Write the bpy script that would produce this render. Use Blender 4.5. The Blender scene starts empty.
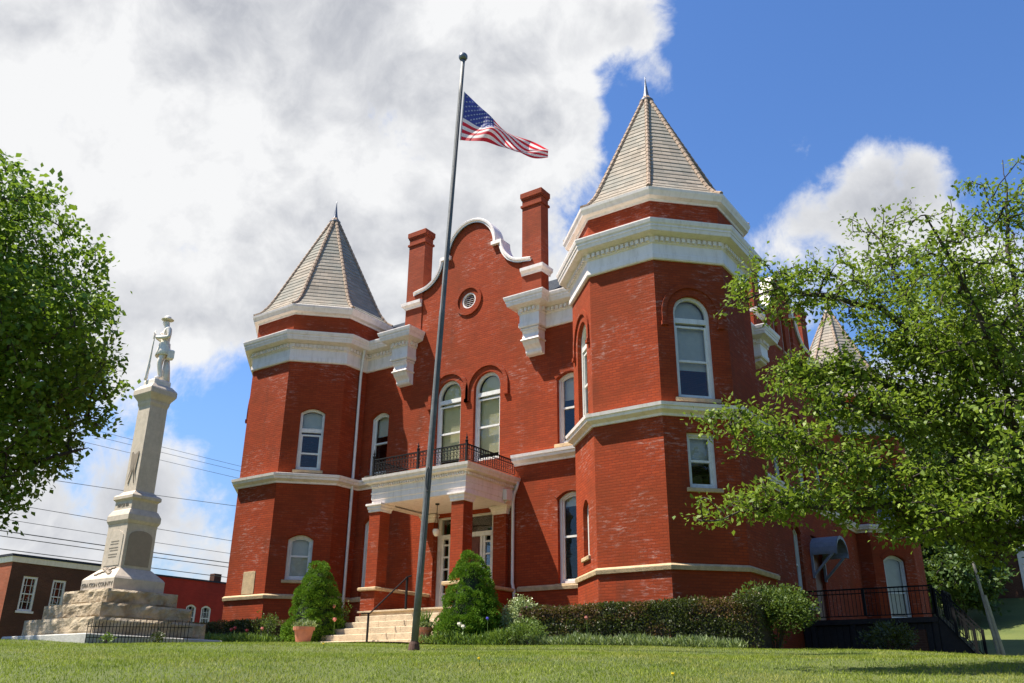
import bpy, bmesh, math, random
import numpy as np
from mathutils import Vector, Matrix, noise as mnoise
from mathutils.geometry import tessellate_polygon

S = bpy.context.scene
COL = S.collection
rng = np.random.default_rng(11)
random.seed(5)

# ------------------------------------------------------------------ camera
CAM = np.array([17.013, -21.863, -0.513])
YAW, PITCH, ROLL, FPX = 0.60583, 0.38112, 0.008615, 865.08
def cam_axes():
    cy, sy, cp, sp, cr, sr = math.cos(YAW), math.sin(YAW), math.cos(PITCH), math.sin(PITCH), math.cos(ROLL), math.sin(ROLL)
    f = np.array([-sy*cp, cy*cp, sp]); r = np.array([cy, sy, 0]); u = np.cross(r, f)
    return cr*r+sr*u, -sr*r+cr*u, f
RX, UP, FW = cam_axes()
cd = bpy.data.cameras.new('Camera'); cam = bpy.data.objects.new('Camera', cd); COL.objects.link(cam)
cd.sensor_width = 36; cd.lens = FPX/1024*36; cd.clip_start = .1; cd.clip_end = 3000
cam.matrix_world = Matrix(((RX[0], UP[0], -FW[0], CAM[0]), (RX[1], UP[1], -FW[1], CAM[1]), (RX[2], UP[2], -FW[2], CAM[2]), (0, 0, 0, 1)))
S.camera = cam

# ------------------------------------------------------------------ sun, exposure
SUN_EL, SUN_AZ = math.radians(61.4), math.radians(53.7)      # azimuth measured from the facade normal (-y) towards -x
sund = np.array([-math.sin(SUN_AZ)*math.cos(SUN_EL), -math.cos(SUN_AZ)*math.cos(SUN_EL), math.sin(SUN_EL)])
ld = bpy.data.lights.new('Sun', 'SUN'); ld.energy = 5.0; ld.angle = math.radians(.53); ld.color = (1, .93, .82)
lo = bpy.data.objects.new('Sun', ld); COL.objects.link(lo)
lo.rotation_euler = Vector(sund).to_track_quat('Z', 'Y').to_euler(); lo.location = (-20, -20, 60)
S.view_settings.view_transform = 'Standard'; S.view_settings.look = 'None'
S.view_settings.exposure = 1.08; S.view_settings.gamma = 1.0
S.render.engine = 'CYCLES'
S.cycles.max_bounces = 6; S.cycles.transparent_max_bounces = 12

# ------------------------------------------------------------------ node helper
class NT:
    def __init__(self, tree): self.t = tree; self.n = tree.nodes; self.l = tree.links
    def add(self, typ, **kw):
        nd = self.n.new(typ)
        for k, v in kw.items():
            if k.startswith('i_'): 
                key = k[2:]; key = int(key) if key.isdigit() else key
                nd.inputs[key].default_value = v
            else: setattr(nd, k, v)
        return nd
    def link(self, a, b): self.l.new(a, b)
    def val(self, x, sock):
        if hasattr(x, 'is_output'): self.link(x, sock)
        else: sock.default_value = x
    def math(self, op, a, b=0.0, c=0.0, clamp=False):
        nd = self.add('ShaderNodeMath', operation=op, use_clamp=clamp)
        self.val(a, nd.inputs[0]); self.val(b, nd.inputs[1]); self.val(c, nd.inputs[2]); return nd.outputs[0]
    def mix(self, f, a, b, blend='MIX'):
        nd = self.add('ShaderNodeMix', data_type='RGBA', blend_type=blend)
        self.val(f, nd.inputs[0]); self.val(a, nd.inputs[6]); self.val(b, nd.inputs[7]); return nd.outputs[2]
    def ramp(self, f, lo, hi, a=0.0, b=1.0, smooth=True):
        nd = self.add('ShaderNodeMapRange', interpolation_type='SMOOTHSTEP' if smooth else 'LINEAR')
        self.val(f, nd.inputs[0]); nd.inputs[1].default_value = lo; nd.inputs[2].default_value = hi
        nd.inputs[3].default_value = a; nd.inputs[4].default_value = b; return nd.outputs[0]
    def noise(self, vec, scale, detail=4, rough=.55, dist=0.0):
        nd = self.add('ShaderNodeTexNoise', noise_dimensions='3D')
        if vec is not None: self.link(vec, nd.inputs['Vector'])
        nd.inputs['Scale'].default_value = scale; nd.inputs['Detail'].default_value = detail
        nd.inputs['Roughness'].default_value = rough; nd.inputs['Distortion'].default_value = dist
        return nd.outputs['Fac']
    def mapping(self, vec, scale=(1, 1, 1), loc=(0, 0, 0)):
        nd = self.add('ShaderNodeMapping'); self.link(vec, nd.inputs[0]); nd.inputs['Scale'].default_value = scale; nd.inputs['Location'].default_value = loc
        return nd.outputs[0]

# ------------------------------------------------------------------ world: sky and clouds
W = bpy.data.worlds.new('World'); S.world = W; W.use_nodes = True
t = NT(W.node_tree); W.node_tree.nodes.clear()
sky = t.add('ShaderNodeTexSky', sky_type='NISHITA'); sky.sun_disc = False; sky.sun_elevation = SUN_EL
sky.sun_rotation = math.atan2(sund[0], sund[1]); sky.air_density = 1.0; sky.dust_density = .3; sky.ozone_density = 3.0
hs = t.add('ShaderNodeHueSaturation'); hs.inputs['Saturation'].default_value = 1.2; hs.inputs['Value'].default_value = 1.0; hs.inputs['Hue'].default_value = .508
t.link(sky.outputs[0], hs.inputs['Color'])
bg1 = t.add('ShaderNodeBackground'); t.link(hs.outputs[0], bg1.inputs[0]); bg1.inputs[1].default_value = .098
tc = t.add('ShaderNodeTexCoord'); D = tc.outputs['Generated']
sx = t.add('ShaderNodeSeparateXYZ'); t.link(D, sx.inputs[0]); t.link(t.mix(t.ramp(sx.outputs['Z'], .0, .32), t.mix(1.0, hs.outputs[0], (.62, .56, .56, 1), 'MULTIPLY'), hs.outputs[0]), bg1.inputs[0])
def blob(c, r_in, r_out, amp):
    c = np.array(c); c = c/np.linalg.norm(c)
    nd = t.add('ShaderNodeVectorMath', operation='DOT_PRODUCT'); t.link(D, nd.inputs[0]); nd.inputs[1].default_value = tuple(c)
    return t.ramp(nd.outputs['Value'], math.cos(math.radians(r_out)), math.cos(math.radians(r_in)), 0, amp)
# great cloud bank to the left, a cumulus to the right, broken cloud near the horizon; amplitudes of cover and of gaps
BLOBS = [((-.80, .30, .56), 2, 24, .50), ((-.62, .50, .60), 2, 22, .42), ((-.72, .48, .45), 2, 18, .36), ((-.50, .60, .62), 1, 15, .34), ((-.56, .70, .44), 1, 15, .32),
         ((-.43, .65, .64), 1, 12, .26), ((-.37, .66, .655), 1, 9, .24), ((-.40, .80, .44), .5, 8, .22), ((-.46, .78, .42), .5, 8, .18),
         ((-.150, .866, .470), .3, 6.5, .40), ((-.21, .870, .44), .3, 6.5, .34), ((-.10, .88, .465), .3, 5.5, .30), ((-.055, .89, .445), .3, 5.5, .26), ((-.25, .86, .42), .3, 6, .28),
         ((-.86, .47, .185), .5, 7, .36), ((-.80, .575, .155), .5, 7, .38), ((-.90, .42, .12), 1, 9, .34), ((-.85, .42, .30), 1, 9, .26), ((-.815, .54, .205), .3, 5, .26),
         ((-.192, .815, .547), .1, 1.8, .36), ((-.30, .70, .645), .3, 4.5, .30), ((-.315, .73, .60), .2, 3, .30), ((-.285, .755, .585), .2, 2, .22), ((.05, .97, .24), 3, 14, .34), ((-.10, .97, .22), 3, 12, .34)]
GAPS = [((-.0, .87, .49), .5, 5.5, -.34), ((-.70, .40, .60), .2, 3.5, -.34), ((-.60, .52, .61), .2, 2.8, -.34), ((-.52, .62, .585), .2, 2.2, -.2), ((-.27, .78, .565), 1, 10, -.22), ((-.10, .80, .60), 4, 18, -.20), ((-.775, .575, .255), .3, 7.0, -.46), ((-.86, .455, .232), .3, 5, -.34), ((-.795, .325, .515), .3, 3.6, -.50), ((-.79, .585, .19), .3, 3.5, -.10), ((-.42, .77, .477), .5, 7, -.26), ((-.455, .73, .50), .3, 4.2, -.34), ((-.56, .66, .50), .2, 2.5, -.2), ((-.66, .62, .42), .2, 2.5, -.22), ((-.37, .73, .57), .5, 5, -.14), ((-.345, .70, .62), .1, 2.6, -.30), ((-.345, .735, .575), .1, 2.2, -.24), ((-.70, .58, .40), .5, 4, -.12), ((-.62, .56, .55), .3, 3, -.16)]
cov = None
for b in BLOBS+GAPS:
    v = blob(*b); cov = v if cov is None else t.math('ADD', cov, v)
cov = t.math('MINIMUM', cov, .78)
warp = t.add('ShaderNodeTexNoise'); t.link(D, warp.inputs['Vector']); warp.inputs['Scale'].default_value = 7; warp.inputs['Detail'].default_value = 2
wv = t.add('ShaderNodeVectorMath', operation='MULTIPLY_ADD'); t.link(warp.outputs['Color'], wv.inputs[0]); wv.inputs[1].default_value = (.07, .07, .07); t.link(D, wv.inputs[2])
CV = wv.outputs[0]
def density(vec):
    a = t.noise(vec, 5.0, 12, .60); b = t.noise(vec, 15.0, 9, .62)
    return t.math('ADD', t.math('MULTIPLY', t.math('SUBTRACT', a, .5), 1.75), t.math('MULTIPLY', t.math('SUBTRACT', b, .5), .95))
d0 = density(CV)
off = t.add('ShaderNodeVectorMath', operation='ADD'); t.link(CV, off.inputs[0]); off.inputs[1].default_value = tuple(sund*.045)
d1 = density(off.outputs[0])
region = blob((-.45, .74, .42), 40, 56, .62)          # broken cloud fills this side of the sky, the rest is clear
dens = t.math('ADD', t.math('SUBTRACT', region, .74), t.math('ADD', cov, d0))
mask = t.ramp(dens, .03, .40)
relief = t.math('MULTIPLY', t.math('SUBTRACT', d1, d0), 1.15)          # thicker towards the sun = in its own shade
big = t.ramp(t.noise(t.mapping(D, (1, 1, 1.8), (.6, .3, .2)), 4.2, 5, .5), .34, .62, -.02, .66)
shade = t.math('MULTIPLY', t.math('ADD', relief, big), t.ramp(dens, .05, .55), clamp=True)
ccol = t.mix(shade, (.44, .443, .448, 1), (.225, .235, .262, 1))
bg2 = t.add('ShaderNodeBackground'); t.link(ccol, bg2.inputs[0]); bg2.inputs[1].default_value = 1.0
mixs = t.add('ShaderNodeMixShader'); t.link(mask, mixs.inputs[0]); t.link(bg1.outputs[0], mixs.inputs[1]); t.link(bg2.outputs[0], mixs.inputs[2])
wo = t.add('ShaderNodeOutputWorld'); t.link(mixs.outputs[0], wo.inputs[0])

# ------------------------------------------------------------------ materials
MATS = {}
def new_mat(name):
    m = bpy.data.materials.new(name); m.use_nodes = True; t = NT(m.node_tree); m.node_tree.nodes.clear()
    out = t.add('ShaderNodeOutputMaterial'); b = t.add('ShaderNodeBsdfPrincipled'); t.link(b.outputs[0], out.inputs[0])
    MATS[name] = m; return m, t, b, out
def bump(t, b, h, strength=.3, dist=.02):
    nd = t.add('ShaderNodeBump'); t.link(h, nd.inputs['Height']); nd.inputs['Strength'].default_value = strength; nd.inputs['Distance'].default_value = dist
    t.link(nd.outputs[0], b.inputs['Normal'])
def simple(name, col, rough=.6, var=.18, scale=6.0, bumps=0.0, metal=0.0, bscale=None):
    m, t, b, o = new_mat(name)
    g = t.add('ShaderNodeNewGeometry').outputs['Position']
    n = t.noise(g, scale, 6, .6); n2 = t.noise(g, scale*7, 4, .6)
    f = t.math('ADD', t.math('MULTIPLY', n, .65), t.math('MULTIPLY', n2, .35))
    c0 = tuple(max(0, c*(1-var)) for c in col)+(1,); c1 = tuple(min(1, c*(1+var)) for c in col)+(1,)
    t.link(t.mix(t.ramp(f, .3, .7), c0, c1), b.inputs['Base Color'])
    b.inputs['Roughness'].default_value = rough; b.inputs['Metallic'].default_value = metal
    if bumps: bump(t, b, t.noise(g, bscale or scale*8, 6, .65), bumps, .03)
    return m
def brick(name, c1, c2, mortar, bw=.22, bh=.072, ms=.010, white=1.0, rough=.72, bumpv=.3):
    m, t, b, o = new_mat(name)
    uv = t.add('ShaderNodeUVMap').outputs[0]; g = t.add('ShaderNodeNewGeometry').outputs['Position']
    br = t.add('ShaderNodeTexBrick'); t.link(uv, br.inputs['Vector'])
    br.inputs['Color1'].default_value = c1+(1,); br.inputs['Color2'].default_value = c2+(1,); br.inputs['Mortar'].default_value = mortar+(1,)
    br.inputs['Scale'].default_value = 1; br.inputs['Mortar Size'].default_value = ms; br.inputs['Brick Width'].default_value = bw; br.inputs['Row Height'].default_value = bh
    br.inputs['Mortar Smooth'].default_value = .3; br.inputs['Bias'].default_value = -.1
    big = t.noise(g, .55, 5, .6); mid = t.noise(t.mapping(g, (2.2, 2.2, 9)), 1.0, 5, .65)
    col = t.mix(t.ramp(big, .36, .66, .0, .75), br.outputs['Color'], tuple(c*k for c, k in zip(c1, (.55, .70, .80)))+(1,))
    col = t.mix(t.ramp(mid, .35, .75, .0, .35), col, tuple(min(1, c*1.28) for c in c2)+(1,))
    if white:   # worn paint and lime bloom: short streaks along the courses, gathered in patches
        streak = t.noise(t.mapping(uv, (3.0, 12.0, 1)), 1.0, 7, .8)
        patch = t.noise(g, .62, 5, .6, .3)
        f = t.math('MULTIPLY', t.ramp(streak, .50, .68), t.ramp(patch, .47, .62), clamp=True)
        col = t.mix(t.math('MULTIPLY', f, .55*white), col, (.55, .40, .34, 1))
        fleck = t.noise(t.mapping(uv, (6, 22, 1)), 1.0, 3, .7)
        col = t.mix(t.math('MULTIPLY', t.ramp(fleck, .66, .78), .35*white), col, (.50, .34, .28, 1))
        dk = t.noise(t.mapping(uv, (.9, 9.0, 1)), 1.0, 6, .7)
        col = t.mix(t.ramp(dk, .48, .74, 0, .50), col, (.16, .028, .012, 1))
        grime = t.noise(t.mapping(g, (1.6, 1.6, .35)), 1.1, 5, .6)
        col = t.mix(t.ramp(grime, .54, .8, 0, .40), col, (.075, .030, .018, 1))
    t.link(col, b.inputs['Base Color']); b.inputs['Roughness'].default_value = max(rough, .85); b.inputs['Specular IOR Level'].default_value = .12
    h = t.math('ADD', t.math('MULTIPLY', br.outputs['Fac'], -1.0), t.math('MULTIPLY', t.noise(uv, 30, 4), .5))
    bump(t, b, h, bumpv, .012)
    return m
brick('red_brick', (.35, .056, .0165), (.255, .038, .012), (.20, .036, .016))
brick('chimney_brick', (.33, .062, .024), (.24, .042, .018), (.20, .05, .03), white=.5)
brick('brown_brick', (.13, .055, .032), (.085, .036, .022), (.16, .09, .06), white=.0)
brick('sunlit_brick', (.40, .11, .05), (.30, .075, .035), (.30, .15, .10), white=.2)  # sunlight is in the colour: end wall of the far brown building
brick('painted_red_brick', (.42, .045, .03), (.36, .035, .024), (.34, .04, .028), white=.0)
brick('slate_tan', (.39, .325, .255), (.235, .20, .16), (.20, .17, .13), bw=.29, bh=.1975, ms=.006, white=0, rough=.9, bumpv=.4)
brick('slate_dark', (.055, .06, .075), (.04, .045, .055), (.015, .015, .02), bw=.3, bh=.17, ms=.014, white=0, rough=.6, bumpv=.8)
def white_paint():
    m, t, b, o = new_mat('white_paint')
    g = t.add('ShaderNodeNewGeometry').outputs['Position']
    d = t.noise(t.mapping(g, (5, 5, .9)), 1.4, 7, .7); d2 = t.noise(g, 22, 4, .6)
    c = t.mix(t.ramp(d, .42, .78, 0, .55), (.83, .745, .69, 1), (.52, .43, .34, 1))
    c = t.mix(t.ramp(d2, .6, .85, 0, .22), c, (.38, .35, .30, 1))
    t.link(c, b.inputs['Base Color']); b.inputs['Roughness'].default_value = .5; bump(t, b, d2, .12, .01)
white_paint()
simple('window_paint', (.72, .70, .64), .45, .08, 5)
simple('tan_stone', (.50, .36, .20), .8, .25, 5, .4)
simple('step_stone', (.52, .41, .27), .85, .22, 4, .4)
simple('concrete', (.48, .46, .41), .85, .16, 3, .35)
simple('path_concrete', (.50, .41, .27), .9, .15, 3, .3)
simple('granite', (.52, .44, .345), .6, .13, 9, .15, bscale=90)
simple('statue_marble', (.74, .68, .60), .6, .12, 7, .15)
simple('dark_granite', (.27, .215, .16), .55, .10, 9, .1, bscale=90)
simple('engraved', (.15, .13, .10), .8, .1)
simple('black_iron', (.012, .012, .013), .75, .2, 12); MATS['black_iron'].node_tree.nodes['Principled BSDF'].inputs['Specular IOR Level'].default_value = .15
simple('dark_void', (.012, .010, .009), .9, .2)
simple('deck_board', (.022, .017, .015), .8, .3, 9)
simple('pole_metal', (.125, .13, .125), .55, .3, 3, .1, .05)
simple('rust', (.10, .045, .028), .8, .4, 12, .3)
simple('ridge_tile', (.30, .215, .15), .85, .3, 9, .3); simple('lead', (.16, .17, .19), .4, .2, 8, .1, .5)
simple('grey_wood', (.22, .24, .28), .6, .15, 6, .1)
simple('post_wood', (.33, .31, .27), .8, .25, 5, .3)
simple('terracotta', (.40, .155, .085), .75, .15, 9, .15)
simple('bark', (.060, .048, .038), .9, .35, 9, .8)
simple('bark_pale', (.11, .085, .065), .9, .3, 9, .8)
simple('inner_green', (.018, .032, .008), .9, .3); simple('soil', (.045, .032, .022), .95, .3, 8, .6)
simple('door_wood', (.14, .042, .024), .5, .2, 6)
simple('lamp_glass', (.75, .70, .58), .25, .05)
simple('blind_cream', (.68, .60, .36), .8, .06, 4)
simple('blind_grey', (.60, .57, .49), .8, .08, 4)
simple('flag_red', (.66, .03, .05), .7, .08); simple('flag_white', (.88, .86, .84), .7, .05); simple('flag_blue', (.06, .08, .32), .7, .1)
simple('cable', (.05, .05, .055), .6, .1)
simple('petal_red', (.62, .07, .06), .5, .2); simple('petal_white', (.85, .8, .66), .5, .06); simple('petal_blue', (.11, .10, .55), .5, .2); simple('petal_pink', (.62, .22, .17), .5, .2); simple('petal_plum', (.20, .05, .12), .5, .25); simple('petal_yellow', (.8, .6, .02), .5, .1)
for nm in ('flag_red', 'flag_white', 'flag_blue'):      # thin bunting lets light through
    m = MATS[nm]; tt = NT(m.node_tree); b = next(n for n in m.node_tree.nodes if n.type == 'BSDF_PRINCIPLED'); o = next(n for n in m.node_tree.nodes if n.type == 'OUTPUT_MATERIAL')
    tr = tt.add('ShaderNodeBsdfTranslucent'); mx = tt.add('ShaderNodeMixShader'); mx.inputs[0].default_value = .55
    tt.link(b.inputs['Base Color'].links[0].from_socket, tr.inputs[0]); tt.link(b.outputs[0], mx.inputs[1]); tt.link(tr.outputs[0], mx.inputs[2]); tt.link(mx.outputs[0], o.inputs[0])
for nm in ('granite', 'statue_marble', 'concrete', 'tan_stone', 'window_paint'):      # rain streaks and lichen on exposed stone and paint
    m = MATS[nm]; tt = NT(m.node_tree); b = next(n for n in m.node_tree.nodes if n.type == 'BSDF_PRINCIPLED'); src = b.inputs['Base Color'].links[0].from_socket
    g = tt.add('ShaderNodeNewGeometry').outputs['Position']; st_ = tt.noise(tt.mapping(g, (9, 9, .9)), 1.0, 6, .7); bl = tt.noise(g, 2.6, 6, .65)
    k_ = .25
    c = tt.mix(tt.math('MULTIPLY', tt.ramp(st_, .48, .75), k_), src, (.20, .17, .125, 1)); c = tt.mix(tt.ramp(bl, .55, .72, 0, k_), c, (.25, .23, .18, 1)); tt.link(c, b.inputs['Base Color'])
def rock():
    m, t, b, o = new_mat('rock_face')
    g = t.add('ShaderNodeNewGeometry').outputs['Position']
    n = t.noise(g, 3.0, 7, .65, .4); n2 = t.noise(g, 14, 6, .7)
    c = t.mix(t.ramp(n, .3, .7), (.30, .225, .135, 1), (.52, .42, .285, 1))
    t.link(t.mix(t.ramp(n2, .55, .8, 0, .5), c, (.20, .15, .09, 1)), b.inputs['Base Color'])
    b.inputs['Roughness'].default_value = .85
    bump(t, b, t.math('ADD', n, t.math('MULTIPLY', n2, .5)), .9, .10)
rock()
def glass():
    m, t, b, o = new_mat('window_glass')
    m.node_tree.nodes.remove(b)
    gl = t.add('ShaderNodeBsdfGlossy'); gl.inputs['Roughness'].default_value = .02; gl.inputs['Color'].default_value = (.92, .96, 1, 1)
    tr = t.add('ShaderNodeBsdfTransparent'); tr.inputs[0].default_value = (.90, .92, .90, 1)
    fr = t.add('ShaderNodeFresnel'); fr.inputs[0].default_value = 1.5
    g = t.add('ShaderNodeNewGeometry').outputs['Position']
    bm = t.add('ShaderNodeBump'); bm.inputs['Strength'].default_value = .05; bm.inputs['Distance'].default_value = .05; t.link(t.noise(g, 1.6, 2), bm.inputs['Height']); t.link(bm.outputs[0], gl.inputs['Normal'])
    f = t.math('ADD', t.math('MULTIPLY', fr.outputs[0], .7), .02, clamp=True)
    mx = t.add('ShaderNodeMixShader'); t.link(f, mx.inputs[0]); t.link(tr.outputs[0], mx.inputs[1]); t.link(gl.outputs[0], mx.inputs[2]); t.link(mx.outputs[0], o.inputs[0])
glass()
def leafmat(name, a, bcol, trans=.35, rough=.55, spec=.35):
    m, t, b, o = new_mat(name)
    gg = t.add('ShaderNodeNewGeometry'); r = gg.outputs['Random Per Island']
    n = t.noise(gg.outputs['Position'], 1.3, 3)
    c = t.mix(t.math('ADD', t.math('MULTIPLY', r, .75), t.math('MULTIPLY', n, .3), clamp=True), a+(1,), bcol+(1,))
    t.link(c, b.inputs['Base Color']); b.inputs['Roughness'].default_value = rough; b.inputs['Specular IOR Level'].default_value = spec
    tr = t.add('ShaderNodeBsdfTranslucent'); t.link(t.mix(.5, c, (.25, .36, .03, 1), 'MIX'), tr.inputs[0])
    mx = t.add('ShaderNodeMixShader'); mx.inputs[0].default_value = trans; t.link(b.outputs[0], mx.inputs[1]); t.link(tr.outputs[0], mx.inputs[2]); t.link(mx.outputs[0], o.inputs[0])
leafmat('leaf_right', (.070, .140, .012), (.245, .315, .040), .36, .5, .25)
leafmat('leaf_left', (.06, .14, .012), (.175, .285, .028), .36)
leafmat('leaf_far', (.035, .075, .014), (.075, .13, .03), .25)
leafmat('leaf_far_dull', (.045, .06, .022), (.085, .10, .04), .2)
leafmat('needle', (.055, .14, .010), (.15, .28, .022), .15, .7, .15)
leafmat('leaf_hedge', (.022, .038, .010), (.075, .085, .024), .15, .5, .4)
leafmat('leaf_hedge_bronze', (.09, .05, .02), (.15, .08, .03), .15, .5, .4)
leafmat('leaf_shrub', (.03, .065, .013), (.11, .155, .035), .25, .55, .2)
leafmat('leaf_pale', (.12, .20, .05), (.50, .55, .28), .2, .4, .4)
leafmat('leaf_bed', (.05, .11, .014), (.17, .25, .05), .25, .5, .4)
leafmat('leaf_bed_grey', (.09, .14, .045), (.30, .35, .16), .25, .5, .4)
leafmat('grass_blade', (.15, .215, .016), (.36, .41, .055), .35, .6, .25)
m = MATS['grass_blade']; tt = NT(m.node_tree); b = next(n for n in m.node_tree.nodes if n.type == 'BSDF_PRINCIPLED'); src = b.inputs['Base Color'].links[0].from_socket
g = tt.add('ShaderNodeNewGeometry').outputs['Position']; p1 = tt.noise(g, .55, 5, .65); p2 = tt.noise(tt.mapping(g, (1, 1, 1), (7, 3, 0)), 1.7, 5, .7)
c = tt.mix(tt.ramp(p1, .46, .62, 0, .8), src, (.33, .31, .075, 1)); c = tt.mix(tt.ramp(p2, .46, .64, 0, .75), c, (.05, .115, .012, 1)); tt.link(c, b.inputs['Base Color'])
def lawnmat():
    m, t, b, o = new_mat('lawn')
    g = t.add('ShaderNodeNewGeometry').outputs['Position']
    n = t.noise(g, .35, 6, .6); n2 = t.noise(g, 5, 6, .7)
    c = t.mix(t.ramp(n, .3, .7), (.065, .095, .014, 1), (.12, .145, .026, 1)); c = t.mix(t.ramp(n2, .45, .8, 0, .5), c, (.11, .11, .04, 1))
    t.link(c, b.inputs['Base Color']); b.inputs['Roughness'].default_value = .9; bump(t, b, t.noise(g, 40, 5, .7), .8, .05)
lawnmat()

# ------------------------------------------------------------------ mesh helpers
class MB:
    def __init__(self): self.v = []; self.f = []; self.m = []
    def vert(self, p): self.v.append((float(p[0]), float(p[1]), float(p[2]))); return len(self.v)-1
    def face(self, pts, mi=0):
        b = len(self.v)
        for p in pts: self.vert(p)
        self.f.append(tuple(range(b, b+len(pts)))); self.m.append(mi)
    def faces(self, vs, fs, mi=0):
        b = len(self.v)
        for p in vs: self.vert(p)
        for f in fs: self.f.append(tuple(i+b for i in f)); self.m.append(mi)
    def box(self, a, b, mi=0, bev=0.0):
        (x0, y0, z0), (x1, y1, z1) = a, b
        if bev <= 0:
            vs = [(x0, y0, z0), (x1, y0, z0), (x1, y1, z0), (x0, y1, z0), (x0, y0, z1), (x1, y0, z1), (x1, y1, z1), (x0, y1, z1)]
            self.faces(vs, [(0, 3, 2, 1), (4, 5, 6, 7), (0, 1, 5, 4), (1, 2, 6, 5), (2, 3, 7, 6), (3, 0, 4, 7)], mi)
        else:
            e = bev
            self.sweep([(x0, y0), (x1, y0), (x1, y1), (x0, y1)], [(-e, z0), (0, z0+e), (0, z1-e), (-e, z1)], True, mi, caps=True)
    def obox(self, c, ux, uy, uz, mi=0):
        c, ux, uy, uz = map(np.asarray, (c, ux, uy, uz)); vs = []
        for sz in (-1, 1):
            for sx, sy in ((-1, -1), (1, -1), (1, 1), (-1, 1)): vs.append(c+sx*ux+sy*uy+sz*uz)
        self.faces(vs, [(0, 3, 2, 1), (4, 5, 6, 7), (0, 1, 5, 4), (1, 2, 6, 5), (2, 3, 7, 6), (3, 0, 4, 7)], mi)
    def bar(self, a, b, w, h=None, mi=0):
        a = np.asarray(a, float); b = np.asarray(b, float); d = b-a; L = np.linalg.norm(d); d /= L
        s = np.cross(d, (0, 0, 1)); 
        if np.linalg.norm(s) < 1e-3: s = np.array([1., 0, 0])
        s /= np.linalg.norm(s); u = np.cross(s, d); h = h or w
        self.obox((a+b)/2, s*w/2, d*L/2, u*h/2, mi)
    def tube(self, pts, radii, n=8, mi=0, caps=True):
        pts = [np.asarray(p, float) for p in pts]
        if not hasattr(radii, '__len__'): radii = [radii]*len(pts)
        b = len(self.v); prev = None
        for i, p in enumerate(pts):
            d = pts[min(i+1, len(pts)-1)]-pts[max(i-1, 0)]; d /= (np.linalg.norm(d)+1e-9)
            if prev is None:
                s = np.cross(d, (0, 0, 1)) if abs(d[2]) < .9 else np.cross(d, (1, 0, 0))
            else: s = prev-d*np.dot(prev, d)
            s /= (np.linalg.norm(s)+1e-9); prev = s; u = np.cross(d, s)
            for k in range(n):
                a = 2*math.pi*k/n; self.vert(p+radii[i]*(math.cos(a)*s+math.sin(a)*u))
        for i in range(len(pts)-1):
            for k in range(n):
                k2 = (k+1) % n
                self.f.append((b+i*n+k, b+i*n+k2, b+(i+1)*n+k2, b+(i+1)*n+k)); self.m.append(mi)
        if caps:
            self.f.append(tuple(b+k for k in range(n))[::-1]); self.m.append(mi)
            e = b+(len(pts)-1)*n; self.f.append(tuple(e+k for k in range(n))); self.m.append(mi)
    def lathe(self, c, prof, n=16, mi=0):
        b = len(self.v)
        for r, z in prof:
            for k in range(n):
                a = 2*math.pi*k/n; self.vert((c[0]+r*math.cos(a), c[1]+r*math.sin(a), c[2]+z))
        for i in range(len(prof)-1):
            for k in range(n):
                k2 = (k+1) % n; self.f.append((b+i*n+k, b+i*n+k2, b+(i+1)*n+k2, b+(i+1)*n+k)); self.m.append(mi)
    def sweep(self, path, prof, closed=False, mi=0, caps=True):
        """profile (offset outwards, z) run along a plan path with mitred corners; outward is the right-hand side"""
        P = [np.asarray(p, float) for p in path]; n = len(P); offs = []
        for i in range(n):
            def nrm(a, b): d = b-a; d /= np.linalg.norm(d); return np.array([d[1], -d[0]])
            if closed or 0 < i < n-1: n1 = nrm(P[i-1], P[i]); n2 = nrm(P[i], P[(i+1) % n])
            elif i == 0: n1 = n2 = nrm(P[0], P[1])
            else: n1 = n2 = nrm(P[-2], P[-1])
            m = n1+n2; m /= max(1e-6, m.dot(n1)); offs.append(m)
        b = len(self.v); k = len(prof)
        for i in range(n):
            for o, z in prof: q = P[i]+offs[i]*o; self.vert((q[0], q[1], z))
        for i in range(n if closed else n-1):
            j = (i+1) % n
            for a in range(k-1):
                self.f.append((b+i*k+a, b+j*k+a, b+j*k+a+1, b+i*k+a+1)); self.m.append(mi)
        if closed and caps:
            self.f.append(tuple(b+i*k for i in range(n))[::-1]); self.m.append(mi)
            self.f.append(tuple(b+i*k+k-1 for i in range(n))); self.m.append(mi)
        if not closed and caps:
            self.f.append(tuple(b+a for a in range(k))); self.m.append(mi)
            self.f.append(tuple(b+(n-1)*k+a for a in range(k))[::-1]); self.m.append(mi)
    def poly(self, outer, holes, T, mi=0):
        """flat polygon with holes in local (x, z), placed by T(x, y, z)"""
        loops = [[Vector((x, z, 0)) for x, z in outer]]+[[Vector((x, z, 0)) for x, z in h] for h in holes]
        tris = tessellate_polygon(loops); flat = [p for L in loops for p in L]
        vs = [T(p.x, 0, p.y) for p in flat]; fs = []
        for a, b_, c in tris:
            A, B, C_ = flat[a], flat[b_], flat[c]
            cr = (B.x-A.x)*(C_.y-A.y)-(B.y-A.y)*(C_.x-A.x)
            if abs(cr) < 1e-9: continue
            fs.append((a, b_, c) if cr > 0 else (a, c, b_))
        self.faces(vs, fs, mi)
    def reveal(self, hole, T, y0, y1, mi=0):
        n = len(hole)
        for i in range(n):
            (x0, z0), (x1, z1) = hole[i], hole[(i+1) % n]
            self.face([T(x0, y0, z0), T(x0, y1, z0), T(x1, y1, z1), T(x1, y0, z1)], mi)
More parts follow.
